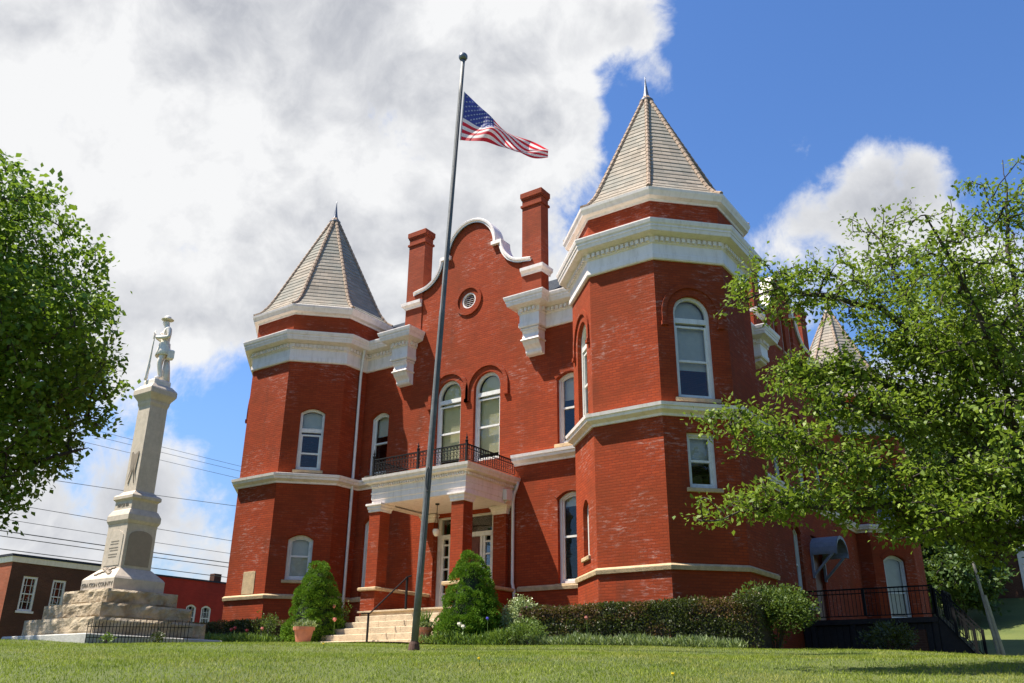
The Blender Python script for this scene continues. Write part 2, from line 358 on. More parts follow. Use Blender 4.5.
    def ring(self, o, i_, T, y0, y1, mi=0):
        """frame between two outlines of equal count, front at y0 and back at y1"""
        n = len(o)
        for k in range(n):
            j = (k+1) % n
            O0, O1, I0, I1 = o[k], o[j], i_[k], i_[j]
            self.face([T(O0[0], y0, O0[1]), T(O1[0], y0, O1[1]), T(I1[0], y0, I1[1]), T(I0[0], y0, I0[1])], mi)
            self.face([T(I0[0], y0, I0[1]), T(I1[0], y0, I1[1]), T(I1[0], y1, I1[1]), T(I0[0], y1, I0[1])], mi)
            self.face([T(O0[0], y1, O0[1]), T(O1[0], y1, O1[1]), T(O1[0], y0, O1[1]), T(O0[0], y0, O0[1])], mi)
    def build(self, name, mats, parent=None, loc=None, rotz=0.0, smooth=False, weld=False):
        me = bpy.data.meshes.new(name); me.from_pydata(self.v, [], self.f)
        if not isinstance(mats, (list, tuple)): mats = [mats]
        for m in mats: me.materials.append(MATS[m])
        if len(mats) > 1: me.polygons.foreach_set('material_index', self.m)
        uvl = me.uv_layers.new(name='UVMap'); co = self.v; data = np.zeros((len(me.loops), 2), np.float32)
        for p in me.polygons:
            n = p.normal
            if abs(n.z) > .9: tx, bx = (1, 0, 0), (0, 1, 0)
            else:
                L = math.hypot(n.x, n.y); tx = (-n.y/L, n.x/L, 0)
                bx = (n.y*tx[2]-n.z*tx[1], n.z*tx[0]-n.x*tx[2], n.x*tx[1]-n.y*tx[0])
            for li in p.loop_indices:
                q = co[me.loops[li].vertex_index]
                data[li] = (q[0]*tx[0]+q[1]*tx[1], q[0]*bx[0]+q[1]*bx[1]+q[2]*bx[2])
        uvl.data.foreach_set('uv', data.ravel())
        if weld:
            bm = bmesh.new(); bm.from_mesh(me); bmesh.ops.remove_doubles(bm, verts=bm.verts, dist=1e-4); bm.to_mesh(me); bm.free()
        if smooth: me.polygons.foreach_set('use_smooth', [True]*len(me.polygons))
        return link(name, me, parent, loc, rotz)
def link(name, me, parent=None, loc=None, rotz=0.0):
    o = bpy.data.objects.new(name, me); COL.objects.link(o)
    if parent is not None: o.parent = parent
    if loc is not None: o.location = loc
    o.rotation_euler = (0, 0, rotz); return o
def tag(o, label=None, cat=None, group=None, kind=None):
    if label: o['label'] = label
    if cat: o['category'] = cat
    if group: o['group'] = group
    if kind: o['kind'] = kind
    return o
def thing(name, label, cat, loc=(0, 0, 0), rotz=0, group=None):
    return tag(link(name, None, None, loc, rotz), label, cat, group)
def dup(o, parent=None, loc=None, rotz=None):
    c = o.copy(); COL.objects.link(c)
    if parent is not None: c.parent = parent
    if loc is not None: c.location = loc
    if rotz is not None: c.rotation_euler = (0, 0, rotz)
    for ch in list(o.children): dup(ch, c)
    return c
def raw_mesh(name, verts, quads, mat, parent=None, loc=None):
    """large numpy mesh: verts (n,3), faces (m,k)"""
    me = bpy.data.meshes.new(name); n, (m, k) = len(verts), quads.shape
    me.vertices.add(n); me.vertices.foreach_set('co', verts.astype(np.float32).ravel())
    me.loops.add(m*k); me.loops.foreach_set('vertex_index', quads.astype(np.int32).ravel())
    me.polygons.add(m); me.polygons.foreach_set('loop_start', np.arange(0, m*k, k, dtype=np.int32))
    try: me.polygons.foreach_set('loop_total', np.full(m, k, dtype=np.int32))
    except Exception: pass
    me.update(calc_edges=True); me.materials.append(MATS[mat] if isinstance(mat, str) else mat)
    return link(name, me, parent, loc)
def TF(ox, oy, th):
    c, s = math.cos(th), math.sin(th)
    return lambda x, y, z: (ox+x*c-y*s, oy+x*s+y*c, z)

# ------------------------------------------------------------------ ground
QX = [-60, 0, 4, 8, 11, 15.2, 18, 20.7, 24, 27, 40, 80, 200, 900]
QZ = [-2.6, -2.05, -1.15, -.50, -.20, .07, .26, .37, .49, .58, .75, 1.1, 1.3, 1.3]
def gz(x, y):
    x = np.asarray(x, float); y = np.asarray(y, float)
    q = (x-17)*-.57+(y+21.9)*.82
    z = np.zeros_like(q)
    for d in (-1.6, -.8, 0, .8, 1.6): z = z+np.interp(q+d, QX, QZ)/5
    sm = lambda a, lo, hi: np.clip((a-lo)/(hi-lo), 0, 1)**2*(3-2*np.clip((a-lo)/(hi-lo), 0, 1))
    z = z+sm(y, 18, 50)*sm(x, -4, 8)*5.4
    z = z-.35*sm(x, 10, 17)*sm(y, -8, 4)*(1-sm(y, 12, 24))
    z = z+.035*np.sin(x*.9+1.3*np.sin(y*.4))*np.sin(y*.7+.5)
    return z
xs = np.concatenate([np.linspace(-900, -60, 8)[:-1], np.linspace(-60, -14, 24)[:-1], np.linspace(-14, 24, 96)[:-1], np.linspace(24, 70, 24)[:-1], np.linspace(70, 900, 8)])
ys = np.concatenate([np.linspace(-900, -60, 6)[:-1], np.linspace(-60, -26, 12)[:-1], np.linspace(-26, 12, 96)[:-1], np.linspace(12, 70, 40)[:-1], np.linspace(70, 900, 8)])
GX, GY = np.meshgrid(xs, ys); V = np.stack([GX.ravel(), GY.ravel(), gz(GX, GY).ravel()], 1); nx = len(xs)
I = np.arange(len(ys)-1)[:, None]*nx+np.arange(nx-1)[None]; Q = np.stack([I, I+1, I+nx+1, I+nx], -1).reshape(-1, 4)
g = raw_mesh('lawn', V, Q, 'lawn'); tag(g, kind='structure'); g.data.polygons.foreach_set('use_smooth', [True]*len(g.data.polygons))

def strip(name, poly, mat, lift=.02, step=.4):
    """paving that follows the ground, a thin slab"""
    mb = MB(); (x0, y0), (x1, y1) = poly; nxx = max(2, int((x1-x0)/step)); nyy = max(2, int((y1-y0)/step))
    X = np.linspace(x0, x1, nxx); Y = np.linspace(y0, y1, nyy)
    for i in range(nxx-1):
        for j in range(nyy-1):
            mb.face([(a, b, float(gz(a, b))+lift) for a, b in ((X[i], Y[j]), (X[i+1], Y[j]), (X[i+1], Y[j+1]), (X[i], Y[j+1]))])
    return mb.build(name, mat, weld=True)
tag(strip('path', ((-2.9, -6.3), (3.2, -4.2)), 'path_concrete', .05), kind='structure')

# ------------------------------------------------------------------ windows
AP = 2.4; KO = 1/math.cos(math.pi/8); XR = 7.188
def outline(w, zb, zs, zt, kind, ins=0.0, n=14, bot=None):
    h = w/2-ins; zb2 = zb+(ins if bot is None else bot); pts = [(-h, zb2), (h, zb2)]
    if kind == 'rect': return pts+[(h, zt-ins), (-h, zt-ins)]
    if kind == 'round':
        r = (zt-zs)-ins
        return pts+[(h*math.cos(a), zs+r*math.sin(a)) for a in np.linspace(0, math.pi, n)]
    rise = zt-zs; H = w/2
    return pts+[(x, zs-ins+rise*(1-(x/H)**2)) for x in np.linspace(h, -h, n)]
def make_window(parent, ox, oy, th, w, zb, zs, zt, kind, meet=.5, blind=.5, hood=True, sill=True, bmat='blind_cream', transom=None, rec=.12, brickhood='red_brick'):
    T = TF(0, 0, 0)
    mb = MB(); o, i = outline(w, zb, zs, zt, kind), outline(w, zb, zs, zt, kind, .085)
    mb.ring(o, i, T, rec, rec+.12)
    top = zt if transom is None else transom
    if transom is not None: mb.box((-w/2+.085, rec+.01, transom-.07), (w/2-.085, rec+.1, transom+.07))
    win = mb.build('window', 'window_paint', parent, (ox, oy, 0), th)
    sb = MB(); i2 = outline(w, zb, zs, zt, kind, .083); i3 = outline(w, zb, zs, zt, kind, .135)
    if transom is None:
        sb.ring(i2, i3, T, rec+.045, rec+.11)
    else:
        r2, r3 = outline(w, zb, 0, transom-.06, 'rect', .083), outline(w, zb, 0, transom-.06, 'rect', .135); sb.ring(r2, r3, T, rec+.045, rec+.11)
    zm = zb+.12+(top-zb-.2)*meet
    sb.box((-w/2+.12, rec+.035, zm-.03), (w/2-.12, rec+.10, zm+.03))
    sb.build('sash', 'window_paint', win)
    pb = MB(); pb.poly(i2, [], TF(0, rec+.085, 0)); pb.build('pane', 'window_glass', win)
    zb_b = zb+.1+(zt-zb-.2)*(1-blind)
    bb = MB(); pts = [(x*.97, max(z, zb_b)) for x, z in i2]; bb.poly(pts, [], TF(0, rec+.2, 0))
    bb.build('blind', bmat, win)
    if sill:
        s2 = MB(); s2.box((-w/2-.09, -.06, zb-.11), (w/2+.09, rec+.12, zb-.004), 0, .012); s2.build('sill', 'tan_stone', win)
    if hood and kind != 'rect':
        hb = MB(); n = 18; drop = .30 if kind == 'round' else .0
        if kind == 'round':
            R0, R1 = w/2+.20, w/2+.33
            arc = lambda R: [(R, zs-drop)]+[(R*math.cos(a), zs+(zt-zs)*R/(w/2)*math.sin(a)) for a in np.linspace(0, math.pi, n)]+[(-R, zs-drop)]
        else:
            R0, R1 = w/2+.02, w/2+.30
            arc = lambda R: [(x, zt-(zt-zs)*(x/(w/2))**2*.9+(R-w/2)*.75) for x in np.linspace(R if R < w/2+.1 else w/2+.12, -(R if R < w/2+.1 else w/2+.12), n)]
        A, B = arc(R0), arc(R1); pr = .055 if kind == 'round' else .03
        for k in range(len(A)-1):
            a0, a1, b0, b1 = A[k], A[k+1], B[k], B[k+1]
            hb.face([(a0[0], -pr, a0[1]), (b0[0], -pr, b0[1]), (b1[0], -pr, b1[1]), (a1[0], -pr, a1[1])])
            hb.face([(b0[0], -pr, b0[1]), (b0[0], .0, b0[1]), (b1[0], .0, b1[1]), (b1[0], -pr, b1[1])])
            hb.face([(a1[0], -pr, a1[1]), (a1[0], 0, a1[1]), (a0[0], 0, a0[1]), (a0[0], -pr, a0[1])])
        for e in (0, -1):
            a, b = A[e], B[e]; hb.face([(a[0], -pr, a[1]), (a[0], 0, a[1]), (b[0], 0, b[1]), (b[0], -pr, b[1])])
        if kind == 'round':
            for sgn in (-1, 1): hb.box((sgn*(R0+R1)/2-.09, -.085, zs-drop-.09), (sgn*(R0+R1)/2+.09, .02, zs-drop+.02))
        hb.build('hood_mould', brickhood, win)
    return win

# ------------------------------------------------------------------ courthouse
CH = thing('courthouse', 'red brick courthouse with two pointed corner towers and white porch', 'courthouse', (0, 0, 0))
Z_WT, Z_BB, Z_BT, Z_FR, Z_CT, Z_EV, Z_AP = 2.26, 5.93, 6.236, 10.35, 11.41, 12.52, 17.62
Z0 = .15
def octpath(r, cx, cy): return [(cx+r*KO*math.sin(math.radians(a)), cy-r*KO*math.cos(math.radians(a))) for a in (-22.5, 22.5, 67.5, 112.5, 157.5, 202.5, 247.5, 292.5)]
CORN = [(0, Z_FR), (.06, Z_FR), (.085, Z_FR+.04), (.085, Z_FR+.17), (.06, Z_FR+.19), (.06, Z_FR+.47), (.10, Z_FR+.50), (.10, Z_FR+.66), (.20, Z_FR+.70), (.36, Z_FR+.735), (.385, Z_FR+.84), (.40, Z_FR+.845), (.40, Z_FR+.90), (.43, Z_FR+.94), (.455, Z_FR+1.03), (.455, Z_CT), (.10, Z_CT+.10), (0, Z_CT+.10)]
BELT = [(0, Z_BB), (.05, Z_BB), (.06, Z_BB+.06), (.20, Z_BB+.13), (.215, Z_BB+.20), (.245, Z_BB+.22), (.26, Z_BT), (.02, Z_BT+.06), (0, Z_BT+.06)]
WTAB = [(0, Z_WT-.13), (.06, Z_WT-.13), (.075, Z_WT-.05), (.075, Z_WT-.03), (.015, Z_WT+.02), (0, Z_WT+.02)]
def dentils(mb, path, closed=False):
    """the row of small blocks under the cornice"""
    P = [np.asarray(p, float) for p in path]; n = len(P)
    for i in range(n if closed else n-1):
        a, b = P[i], P[(i+1) % n]; d = b-a; L = np.linalg.norm(d); d /= L; nr = np.array([d[1], -d[0]]); k = max(1, int(L/.15))
        for j in range(k):
            c = a+d*(j+.5)*L/k+nr*.125; mb.obox((c[0], c[1], Z_FR+.59), (d[0]*.045, d[1]*.045, 0), (nr[0]*.05, nr[1]*.05, 0), (0, 0, .058))
SIDE = 2*AP*math.tan(math.pi/8)
def tower(cx, cy, holes, full=True):
    """holes: face index (0 = front, 1 = right diagonal, 2 = right, 7 = left diagonal) -> list of window specs"""
    mb = MB()
    for k in range(8):
        th = math.radians(45*k); ox, oy = cx+AP*math.sin(th), cy-AP*math.cos(th); T = TF(ox, oy, th); h = SIDE/2
        hs = [outline(*s[:5]) for s in holes.get(k, [])]
        mb.poly([(-h, Z0), (h, Z0), (h, 12.45), (-h, 12.45)], hs, T)
        for s_ in hs: mb.reveal(s_, T, 0, .26)
    tw = mb.build('tower', 'red_brick', CH)
    for k in holes:
        th = math.radians(45*k)
        for sp in holes[k]:
            make_window(CH, cx+AP*math.sin(th), cy-AP*math.cos(th), th, *sp[:5], **sp[5])
    cb = MB(); p = octpath(AP, cx, cy); cb.sweep(p, CORN, True); dentils(cb, p, True); cb.build('cornice', 'white_paint', tw)
    cb = MB(); cb.sweep(p, BELT, True); cb.build('belt_course', 'white_paint', tw)
    cb = MB(); cb.sweep(p, WTAB, True); cb.build('water_table', 'tan_stone', tw)
    eb = MB(); eb.sweep(p, [(0, 12.20), (.03, 12.20), (.05, 12.26), (.17, 12.30), (.19, 12.36), (.235, 12.44), (.25, Z_EV), (.20, Z_EV+.03), (0, Z_EV+.03)], True); eb.build('eave', 'white_paint', tw)
    rb = MB(); prof = [(2.60, Z_EV+.01), (2.36, 12.70), (2.13, 13.02), (1.93, 13.42), (.07, Z_AP)]
    ring = lambda r: octpath(r, cx, cy)
    pr_ = np.array(prof); cs_ = np.r_[0, np.cumsum(np.linalg.norm(np.diff(pr_, axis=0), axis=1))]; nc = int(cs_[-1]/.20); jr = random.Random(7)
    for c_ in range(nc):                              # each course laps the one below, so its butt edge casts a line of shade
        q0, q1 = cs_[-1]*c_/nc, cs_[-1]*(c_+1.08)/nc; r0, z0 = np.interp(q0, cs_, pr_[:, 0]), np.interp(q0, cs_, pr_[:, 1]); r1, z1 = np.interp(q1, cs_, pr_[:, 0]), np.interp(q1, cs_, pr_[:, 1])
        tk = .015*min(1, r0/.5)+.007*jr.random(); A0, A, B = ring(r0), ring(r0+tk), ring(max(.01, r1))
        for i in range(8):
            j = (i+1) % 8; rb.face([(*A[i], z0+tk*.3), (*A[j], z0+tk*.3), (*B[j], z1), (*B[i], z1)]); rb.face([(*A0[i], z0-.012), (*A0[j], z0-.012), (*A[j], z0+tk*.3), (*A[i], z0+tk*.3)])
    rf = rb.build('tower_roof', 'slate_tan', CH)
    rr = random.Random(3)
    for i in range(8):
        kb = MB(); line = [np.array((*ring(r)[i], z+.02)) for r, z in prof]
        for a, b in zip(line[:-1], line[1:]):       # overlapping half-round ridge tiles
            L = np.linalg.norm(b-a); k = max(1, int(round(L/.22)))
            for q in range(k):
                p0 = a+(b-a)*q/k; p1 = a+(b-a)*(q+1.12)/k
                kb.tube([p0, p1], [.075, .058], 7)
        kb.build('ridge_cap', 'ridge_tile', rf)
    fb = MB(); fb.lathe((cx, cy, Z_AP-.10), [(.19, -.08), (.235, .0), (.20, .03), (.13, .08), (.10, .2), (.068, .4), (.04, .62), (.018, .85), (.012, .98), (0, .99)], 14); fb.build('finial', 'lead', rf, smooth=True)
    return tw
arch = dict(kind='round', meet=.46, blind=.55, transom=8.70, bmat='blind_grey')
def sp(w, zb, zs, zt, kind, **kw): return (w, zb, zs, zt, kind, kw)
tower(XR, 0, {1: [sp(1.04, 6.45, 8.82, 9.36, 'round', meet=.47, blind=.72, transom=8.66, bmat='blind_grey'), sp(.76, 4.12, 5.55, 5.55, 'rect', meet=.48, blind=.52, bmat='blind_grey')],
              7: [sp(1.0, 6.45, 8.82, 9.36, 'round', meet=.47, blind=.6, transom=8.66, bmat='blind_grey'), sp(.56, 2.70, 4.0, 4.20, 'seg', blind=.3, hood=False)]})
tower(-XR, 0, {1: [sp(.84, 6.42, 8.48, 8.64, 'seg', meet=.40, blind=.30, bmat='blind_grey', transom=7.86, hood=False), sp(.82, 2.74, 4.05, 4.21, 'seg', meet=.52, blind=.97, bmat='blind_grey')],
               7: [sp(1.0, 6.45, 8.82, 9.36, 'round', blind=.6, transom=8.66)]})
tower(XR, 20.8, {1: [sp(.95, 6.45, 8.40, 8.60, 'seg', blind=.4, bmat='blind_grey'), sp(1.02, 2.3, 4.75, 4.98, 'seg', meet=.40, blind=.93, bmat='blind_grey')],
                 2: [sp(.95, 6.45, 8.40, 8.60, 'seg', blind=.4)]})
tower(-XR, 20.8, {})

# gabled fronts: the same front on the street side and on the right flank
FY = .10
def gable_outline(hw, zbase, ztop):
    right = [(2.60, 12.95)]+[(2.35-1.10*math.cos(a), 14.12-1.12*math.sin(a)) for a in np.linspace(math.pi/2*.98, 0.0, 12)]
    arch_ = [(1.0*math.cos(a), 14.12+1.10*math.sin(a)) for a in np.linspace(0.0, math.pi, 25)]
    left = [(-x, z) for x, z in right[::-1]]
    top = [(3.0, ztop), (3.0, 12.55), (2.6, 12.55)]+right+arch_+left+[(-2.6, 12.55), (-3.0, 12.55), (-3.0, ztop)]
    return [(-hw, zbase), (hw, zbase), (hw, ztop)]+top+[(-hw, ztop)], right, arch_, left
def coping(line, T, thick=.15, y0=-.13, y1=.40, closed_ends=True):
    mb = MB(); n = len(line); P = [np.array(p) for p in line]; O = []
    for i in range(n):
        d = P[min(i+1, n-1)]-P[max(i-1, 0)]; d /= np.linalg.norm(d); O.append(np.array([d[1], -d[0]]))
    prof = [(-.01, y0+.05), (.04, y0+.05), (.06, y0+.01), (thick*.8, y0), (thick, y0+.03), (thick, y1), (-.01, y1)]
    b = len(mb.v); k = len(prof)
    for i in range(n):
        for o, y in prof: q = P[i]+O[i]*o; mb.vert(T(q[0], y, q[1]))
    for i in range(n-1):
        for a in range(k-1): mb.f.append((b+i*k+a, b+i*k+a+1, b+(i+1)*k+a+1, b+(i+1)*k+a)); mb.m.append(0)
    mb.f.append(tuple(b+a for a in range(k))[::-1]); mb.m.append(0); mb.f.append(tuple(b+(n-1)*k+a for a in range(k))); mb.m.append(0)
    return mb
def gabled_front(ox, oy, th, hw, holes, windows, vent=True, kx=1.0, cs=0.0, bs=0.0, drop=1.0, ctop=0.0):
    T = TF(ox, oy, th)
    outer, right, arch_, left = gable_outline(hw, Z0, 11.35)
    right, arch_, left = [[(x*kx, z) for x, z in L] for L in (right, arch_, left)]; outer = outer[:3]+[(x*kx if abs(x) < hw-.1 else x, z) for x, z in outer[3:-1]]+outer[-1:]
    hs = [outline(*s[1:6]) for s in windows]; hs = [[(x+windows[i][0], z) for x, z in h] for i, h in enumerate(hs)]
    allh = hs+holes
    if vent: allh = allh+[[(.30*math.cos(a)-.07, 12.17+.30*math.sin(a)) for a in np.linspace(0, 2*math.pi, 24, endpoint=False)]]
    mb = MB(); mb.poly(outer, allh, T)
    for h in allh: mb.reveal(h, T, 0, .26)
    # parapet back and top
    top = outer[2:]
    for a, b in zip(top[:-1], top[1:]): mb.face([T(a[0], 0, a[1]), T(a[0], .4, a[1]), T(b[0], .4, b[1]), T(b[0], 0, b[1])])
    gab = [(-3.0*kx, 11.3), (3.0*kx, 11.3)]+outer[4:-2]
    mb.poly(gab[::-1], [], lambda x, y, z: T(x, .4, z))
    w = mb.build('wall', 'red_brick', CH)
    for s in windows:
        p = T(s[0], 0, 0); make_window(CH, p[0], p[1], th, *s[1:6], **s[6])
    ends = 0.12
    for ln in ([(2.62*kx, 13.02)]+right, [(1.27, 14.02), (1.27, 14.20), (1.14, 14.20), (1.0, 14.10)][3:]+arch_, left+[(-2.62*kx, 13.02)]):
        coping(ln, T).build('coping', 'white_paint', w)
    sb = MB()
    for s in (-1, 1):
        a, b = sorted((s*.93*kx, s*1.36*kx)); q = [T(a, -.125, 0), T(b, .40, 0)]
        sb.faces([T(a, -.125, 14.02), T(b, -.125, 14.02), T(b, .405, 14.02), T(a, .405, 14.02), T(a, -.125, 14.155), T(b, -.125, 14.155), T(b, .405, 14.155), T(a, .405, 14.155)],
                 [(0, 3, 2, 1), (4, 5, 6, 7), (0, 1, 5, 4), (1, 2, 6, 5), (2, 3, 7, 6), (3, 0, 4, 7)])
    sb.build('shoulder_block', 'white_paint', w)
    # chimneys with corbelled heads, white ledges at their feet
    for s in (-1, 1):
        cb = MB(); x0, x1 = sorted((s*(2.21+cs), s*(2.99+cs))); y0, y1 = -.035, .43
        P = [T(x0, y0, 0)[:2], T(x1, y0, 0)[:2], T(x1, y1, 0)[:2], T(x0, y1, 0)[:2]]
        cb.sweep(P, [(o_, z_-(ctop if z_ > 12 else 0)) for o_, z_ in [(0, 11.3), (0, 15.12), (.045, 15.12), (.045, 15.20), (.0, 15.20), (0, 15.42), (.03, 15.42), (.03, 15.48), (.055, 15.49), (.055, 15.68), (.02, 15.71), (-.08, 15.73)]], True)
        ch = cb.build('chimney', 'chimney_brick', CH)
        lb = MB(); P2 = [T(x0, -.036, 0)[:2], T(x1+.002, -.036, 0)[:2], T(x1+.002, .5, 0)[:2]] if s > 0 else [T(x0-.002, .5, 0)[:2], T(x0-.002, -.036, 0)[:2], T(x1, -.036, 0)[:2]]
        lb.sweep(P2, [(-.01, 12.46), (.03, 12.46), (.05, 12.53), (.13, 12.60), (.14, 12.71), (-.01, 12.74)]); lb.build('ledge', 'white_paint', ch)
        # bracketed cornice block
        path = [(2.47+bs, 0), (2.47+bs, -.40), (3.10+bs, -.40), (3.10+bs, 0), (hw-.05, 0)]
        if s < 0: path = [(-x, y) for x, y in path[::-1]]
        path = [T(x, y, 0)[:2] for x, y in path]
        kb = MB(); kb.sweep(path, CORN); dentils(kb, path); kk = kb.build('cornice', 'white_paint', w)
        pb = MB(); a, b = sorted((s*(2.48+bs), s*(3.09+bs)))
        pr = [(.0, 10.36), (-.41, 10.36), (-.41, 10.22), (-.37, 10.16), (-.37, 10.08), (-.41, 10.02), (-.40, 9.90), (-.34, 9.78), (-.24, 9.70), (-.20, 9.64), (-.20, 9.56), (-.15, 9.50), (0, 9.48)]
        pr = [(y, z if z > 10.35 else 10.36-(10.36-z)*drop) for y, z in pr]
        A = [T(a, y, z) for y, z in pr]; B = [T(b, y, z) for y, z in pr]
        for i in range(len(pr)-1): pb.face([A[i], A[i+1], B[i+1], B[i]])
        pb.face(A[::-1]); pb.face(B)
        q0, q1 = (a+.001, -.40), (b-.001, 0); u0 = [T(q0[0], q0[1], z) for z in (10.355, 11.50)]; pb.faces([T(q0[0], -.39, 10.362), T(q1[0], -.39, 10.362), T(q1[0], -.002, 10.362), T(q0[0], -.002, 10.362), T(q0[0], -.39, 11.505), T(q1[0], -.39, 11.505), T(q1[0], -.002, 11.505), T(q0[0], -.002, 11.505)], [(0, 3, 2, 1), (4, 5, 6, 7), (0, 1, 5, 4), (1, 2, 6, 5), (2, 3, 7, 6), (3, 0, 4, 7)])
        for zz in ((10.30, 9.93) if drop == 1 else ()):
            mo = [T(a-.035, 0, 0)[:2], T(a-.035, -.435, 0)[:2], T(b+.035, -.435, 0)[:2], T(b+.035, 0, 0)[:2]]; pb.sweep(mo, [(-.03, zz-.03), (0, zz-.03), (.015, zz), (0, zz+.03), (-.03, zz+.03)])
        pb.build('bracket', 'white_paint', w)
    if vent:
        vb = MB(); n = 32
        for k in range(n):
            a0, a1 = 2*math.pi*k/n, 2*math.pi*(k+1)/n
            c = lambda a, r, y: T(-.07+r*math.cos(a), y, 12.17+r*math.sin(a))
            vb.face([c(a0, .46, -.05), c(a1, .46, -.05), c(a1, .57, -.05), c(a0, .57, -.05)][::-1]); vb.face([c(a0, .57, -.05), c(a1, .57, -.05), c(a1, .57, 0), c(a0, .57, 0)][::-1]); vb.face([c(a0, .46, 0), c(a1, .46, 0), c(a1, .46, -.05), c(a0, .46, -.05)][::-1])
        vb.build('vent_surround', 'red_brick', w)
        lv = MB()
        for k in range(n):
            a0, a1 = 2*math.pi*k/n, 2*math.pi*(k+1)/n
            c = lambda a, r, y: T(-.07+r*math.cos(a), y, 12.17+r*math.sin(a))
            lv.face([c(a0, .25, .02), c(a1, .25, .02), c(a1, .315, .02), c(a0, .315, .02)][::-1])
            lv.face([c(a0, .25, .14), c(a1, .25, .14), c(a1, .25, .02), c(a0, .25, .02)][::-1])
        for k in range(-3, 4):
            z = k*.075; r = math.sqrt(max(.001, .255**2-z*z)); z += 12.17
            lv.face([T(-.07-r, .05, z-.02), T(-.07+r, .05, z-.02), T(-.07+r, .11, z+.03), T(-.07-r, .11, z+.03)])
        lv.build('vent', 'white_paint', w)
    return w, T
fw = []
for x in (-.82, .80): fw.append((x, 1.08, 6.30, 8.78, 9.33, 'round', dict(meet=.50, blind=.93, transom=8.60, sill=False)))
for s in (-1, 1):
    fw.append((s*3.96, .86, 6.42, 8.52, 8.70, 'seg', dict(meet=.5, blind=.35, bmat='blind_grey')))
    fw.append((s*3.96, .92, 2.29, 4.74, 4.94, 'seg', dict(meet=.5, blind=.12, bmat='blind_grey')))
DOOR = [(-1.14, 1.56), (1.18, 1.56), (1.18, 4.62), (-1.14, 4.62)]
wallF, TFr = gabled_front(0, FY, 0, 4.9, [DOOR], fw)
SX = 7.62
swin = [(-1.0+k*1.0, .46, 12.05, 13.62, 13.86, 'round', dict(hood=False, blind=.3)) for k in range(3)]
swin += [(-1.30, .85, 2.3, 4.75, 4.95, 'seg', dict(blind=.2, bmat='blind_grey')), (-2.6, .9, 6.4, 8.5, 8.7, 'seg', dict(blind=.4)), (0.3, .95, 6.4, 8.78, 9.33, 'round', dict(blind=.5)), (2.6, .9, 6.4, 8.5, 8.7, 'seg', dict(blind=.4))]
SDOOR = [(.4, 1.72), (1.7, 1.72), (1.7, 4.9), (.4, 4.9)]
wallS, TS = gabled_front(SX, 11.0, math.pi/2, 8.4, [SDOOR], swin, vent=False, kx=1.2, cs=.5, bs=1.45, drop=.22, ctop=.6)
mb = MB()     # plain back and far flank
mb.face([(-7.4, 18.4, Z0), (-7.4, .5, Z0), (-7.4, .5, 11.35), (-7.4, 18.4, 11.35)]); mb.face([(7.5, 20.9, Z0), (-7.5, 20.9, Z0), (-7.5, 20.9, 11.35), (7.5, 20.9, 11.35)])
mb.build('wall', 'red_brick', CH)
# steep slate roof with a flat deck
mb = MB(); a = [(-7.35, .14, 11.33), (7.58, .14, 11.33), (7.58, 20.9, 11.33), (-7.35, 20.9, 11.33)]; b = [(-5.6, 1.9, 13.05), (5.8, 1.9, 13.05), (5.8, 19.0, 13.05), (-5.6, 19.0, 13.05)]
for i in range(4): j = (i+1) % 4; mb.face([a[i], a[j], b[j], b[i]])
mb.face(b)
mb.build('roof', 'slate_dark', CH)
# belt and water table along the straight walls
for pth in ([(-4.9, FY), (-2.1, FY)], [(1.95, FY), (4.9, FY)], [(SX, 2.2), (SX, 18.7)]):
    mb = MB(); mb.sweep(pth, BELT); mb.build('belt_course', 'white_paint', wallF)
for pth in ([(-4.9, FY), (-1.95, FY)], [(2.1, FY), (4.9, FY)], [(SX, 2.2), (SX, 11.35)]):
    mb = MB(); mb.sweep(pth, WTAB); mb.build('water_table', 'tan_stone', wallF)
# door case
PX = .08
mb = MB(); y = FY
def bx(x0, z0, x1, z1, ya, yb, m=0): mb.box((x0, y+ya, z0), (x1, y+yb, z1), m)
bx(-1.14, 1.56, -1.0, 4.62, .10, .24); bx(1.04, 1.56, 1.18, 4.62, .10, .24); bx(-1.0, 3.92, 1.04, 4.06, .08, .24); bx(-1.0, 4.56, 1.04, 4.62, .10, .24)
bx(-.62, 1.56, -.54, 3.92, .10, .24); bx(.58, 1.56, .66, 3.92, .10, .24)
for x0, x1 in ((-1.0, -.62), (.66, 1.04)):
    bx(x0, 1.56, x0+.09, 3.92, .14, .22); bx(x1-.09, 1.56, x1, 3.92, .14, .22); bx(x0+.09, 1.56, x1-.09, 2.2, .14, .22)
    for z in (2.2, 2.58, 2.96, 3.34, 3.72): bx(x0+.09, z, x1-.09, z+.05, .15, .21)
dc = mb.build('door_case', 'window_paint', CH)
mb = MB()
for x0, x1 in ((-.91, -.71), (.75, .95)): mb.box((x0, y+.18, 2.2), (x1, y+.19, 3.75))
mb.box((-1.0, y+.17, 4.06), (1.04, y+.18, 4.56)); mb.build('pane', 'window_glass', dc)
mb = MB(); mb.box((-1.1, y+.5, 1.56), (1.14, y+.52, 4.6)); mb.build('dark_backing', 'dark_void', dc)
for s, x0, x1 in ((-1, -.54, .02), (1, .02, .58)):
    mb = MB(); mb.box((x0+.004, y+.16, 1.57), (x1-.004, y+.205, 3.91))
    for z0, z1 in ((1.75, 2.45), (2.6, 3.7)):
        mb.box((x0+.1, y+.145, z0), (x1-.1, y+.165, z1), 0, .008)
    d = mb.build('door', 'door_wood', CH)
    hb = MB(); hb.tube([(-s*.05+.02, y+.16, 2.5), (-s*.05+.02, y+.10, 2.5)], .03, 8); hb.build('handle', 'lead', d)
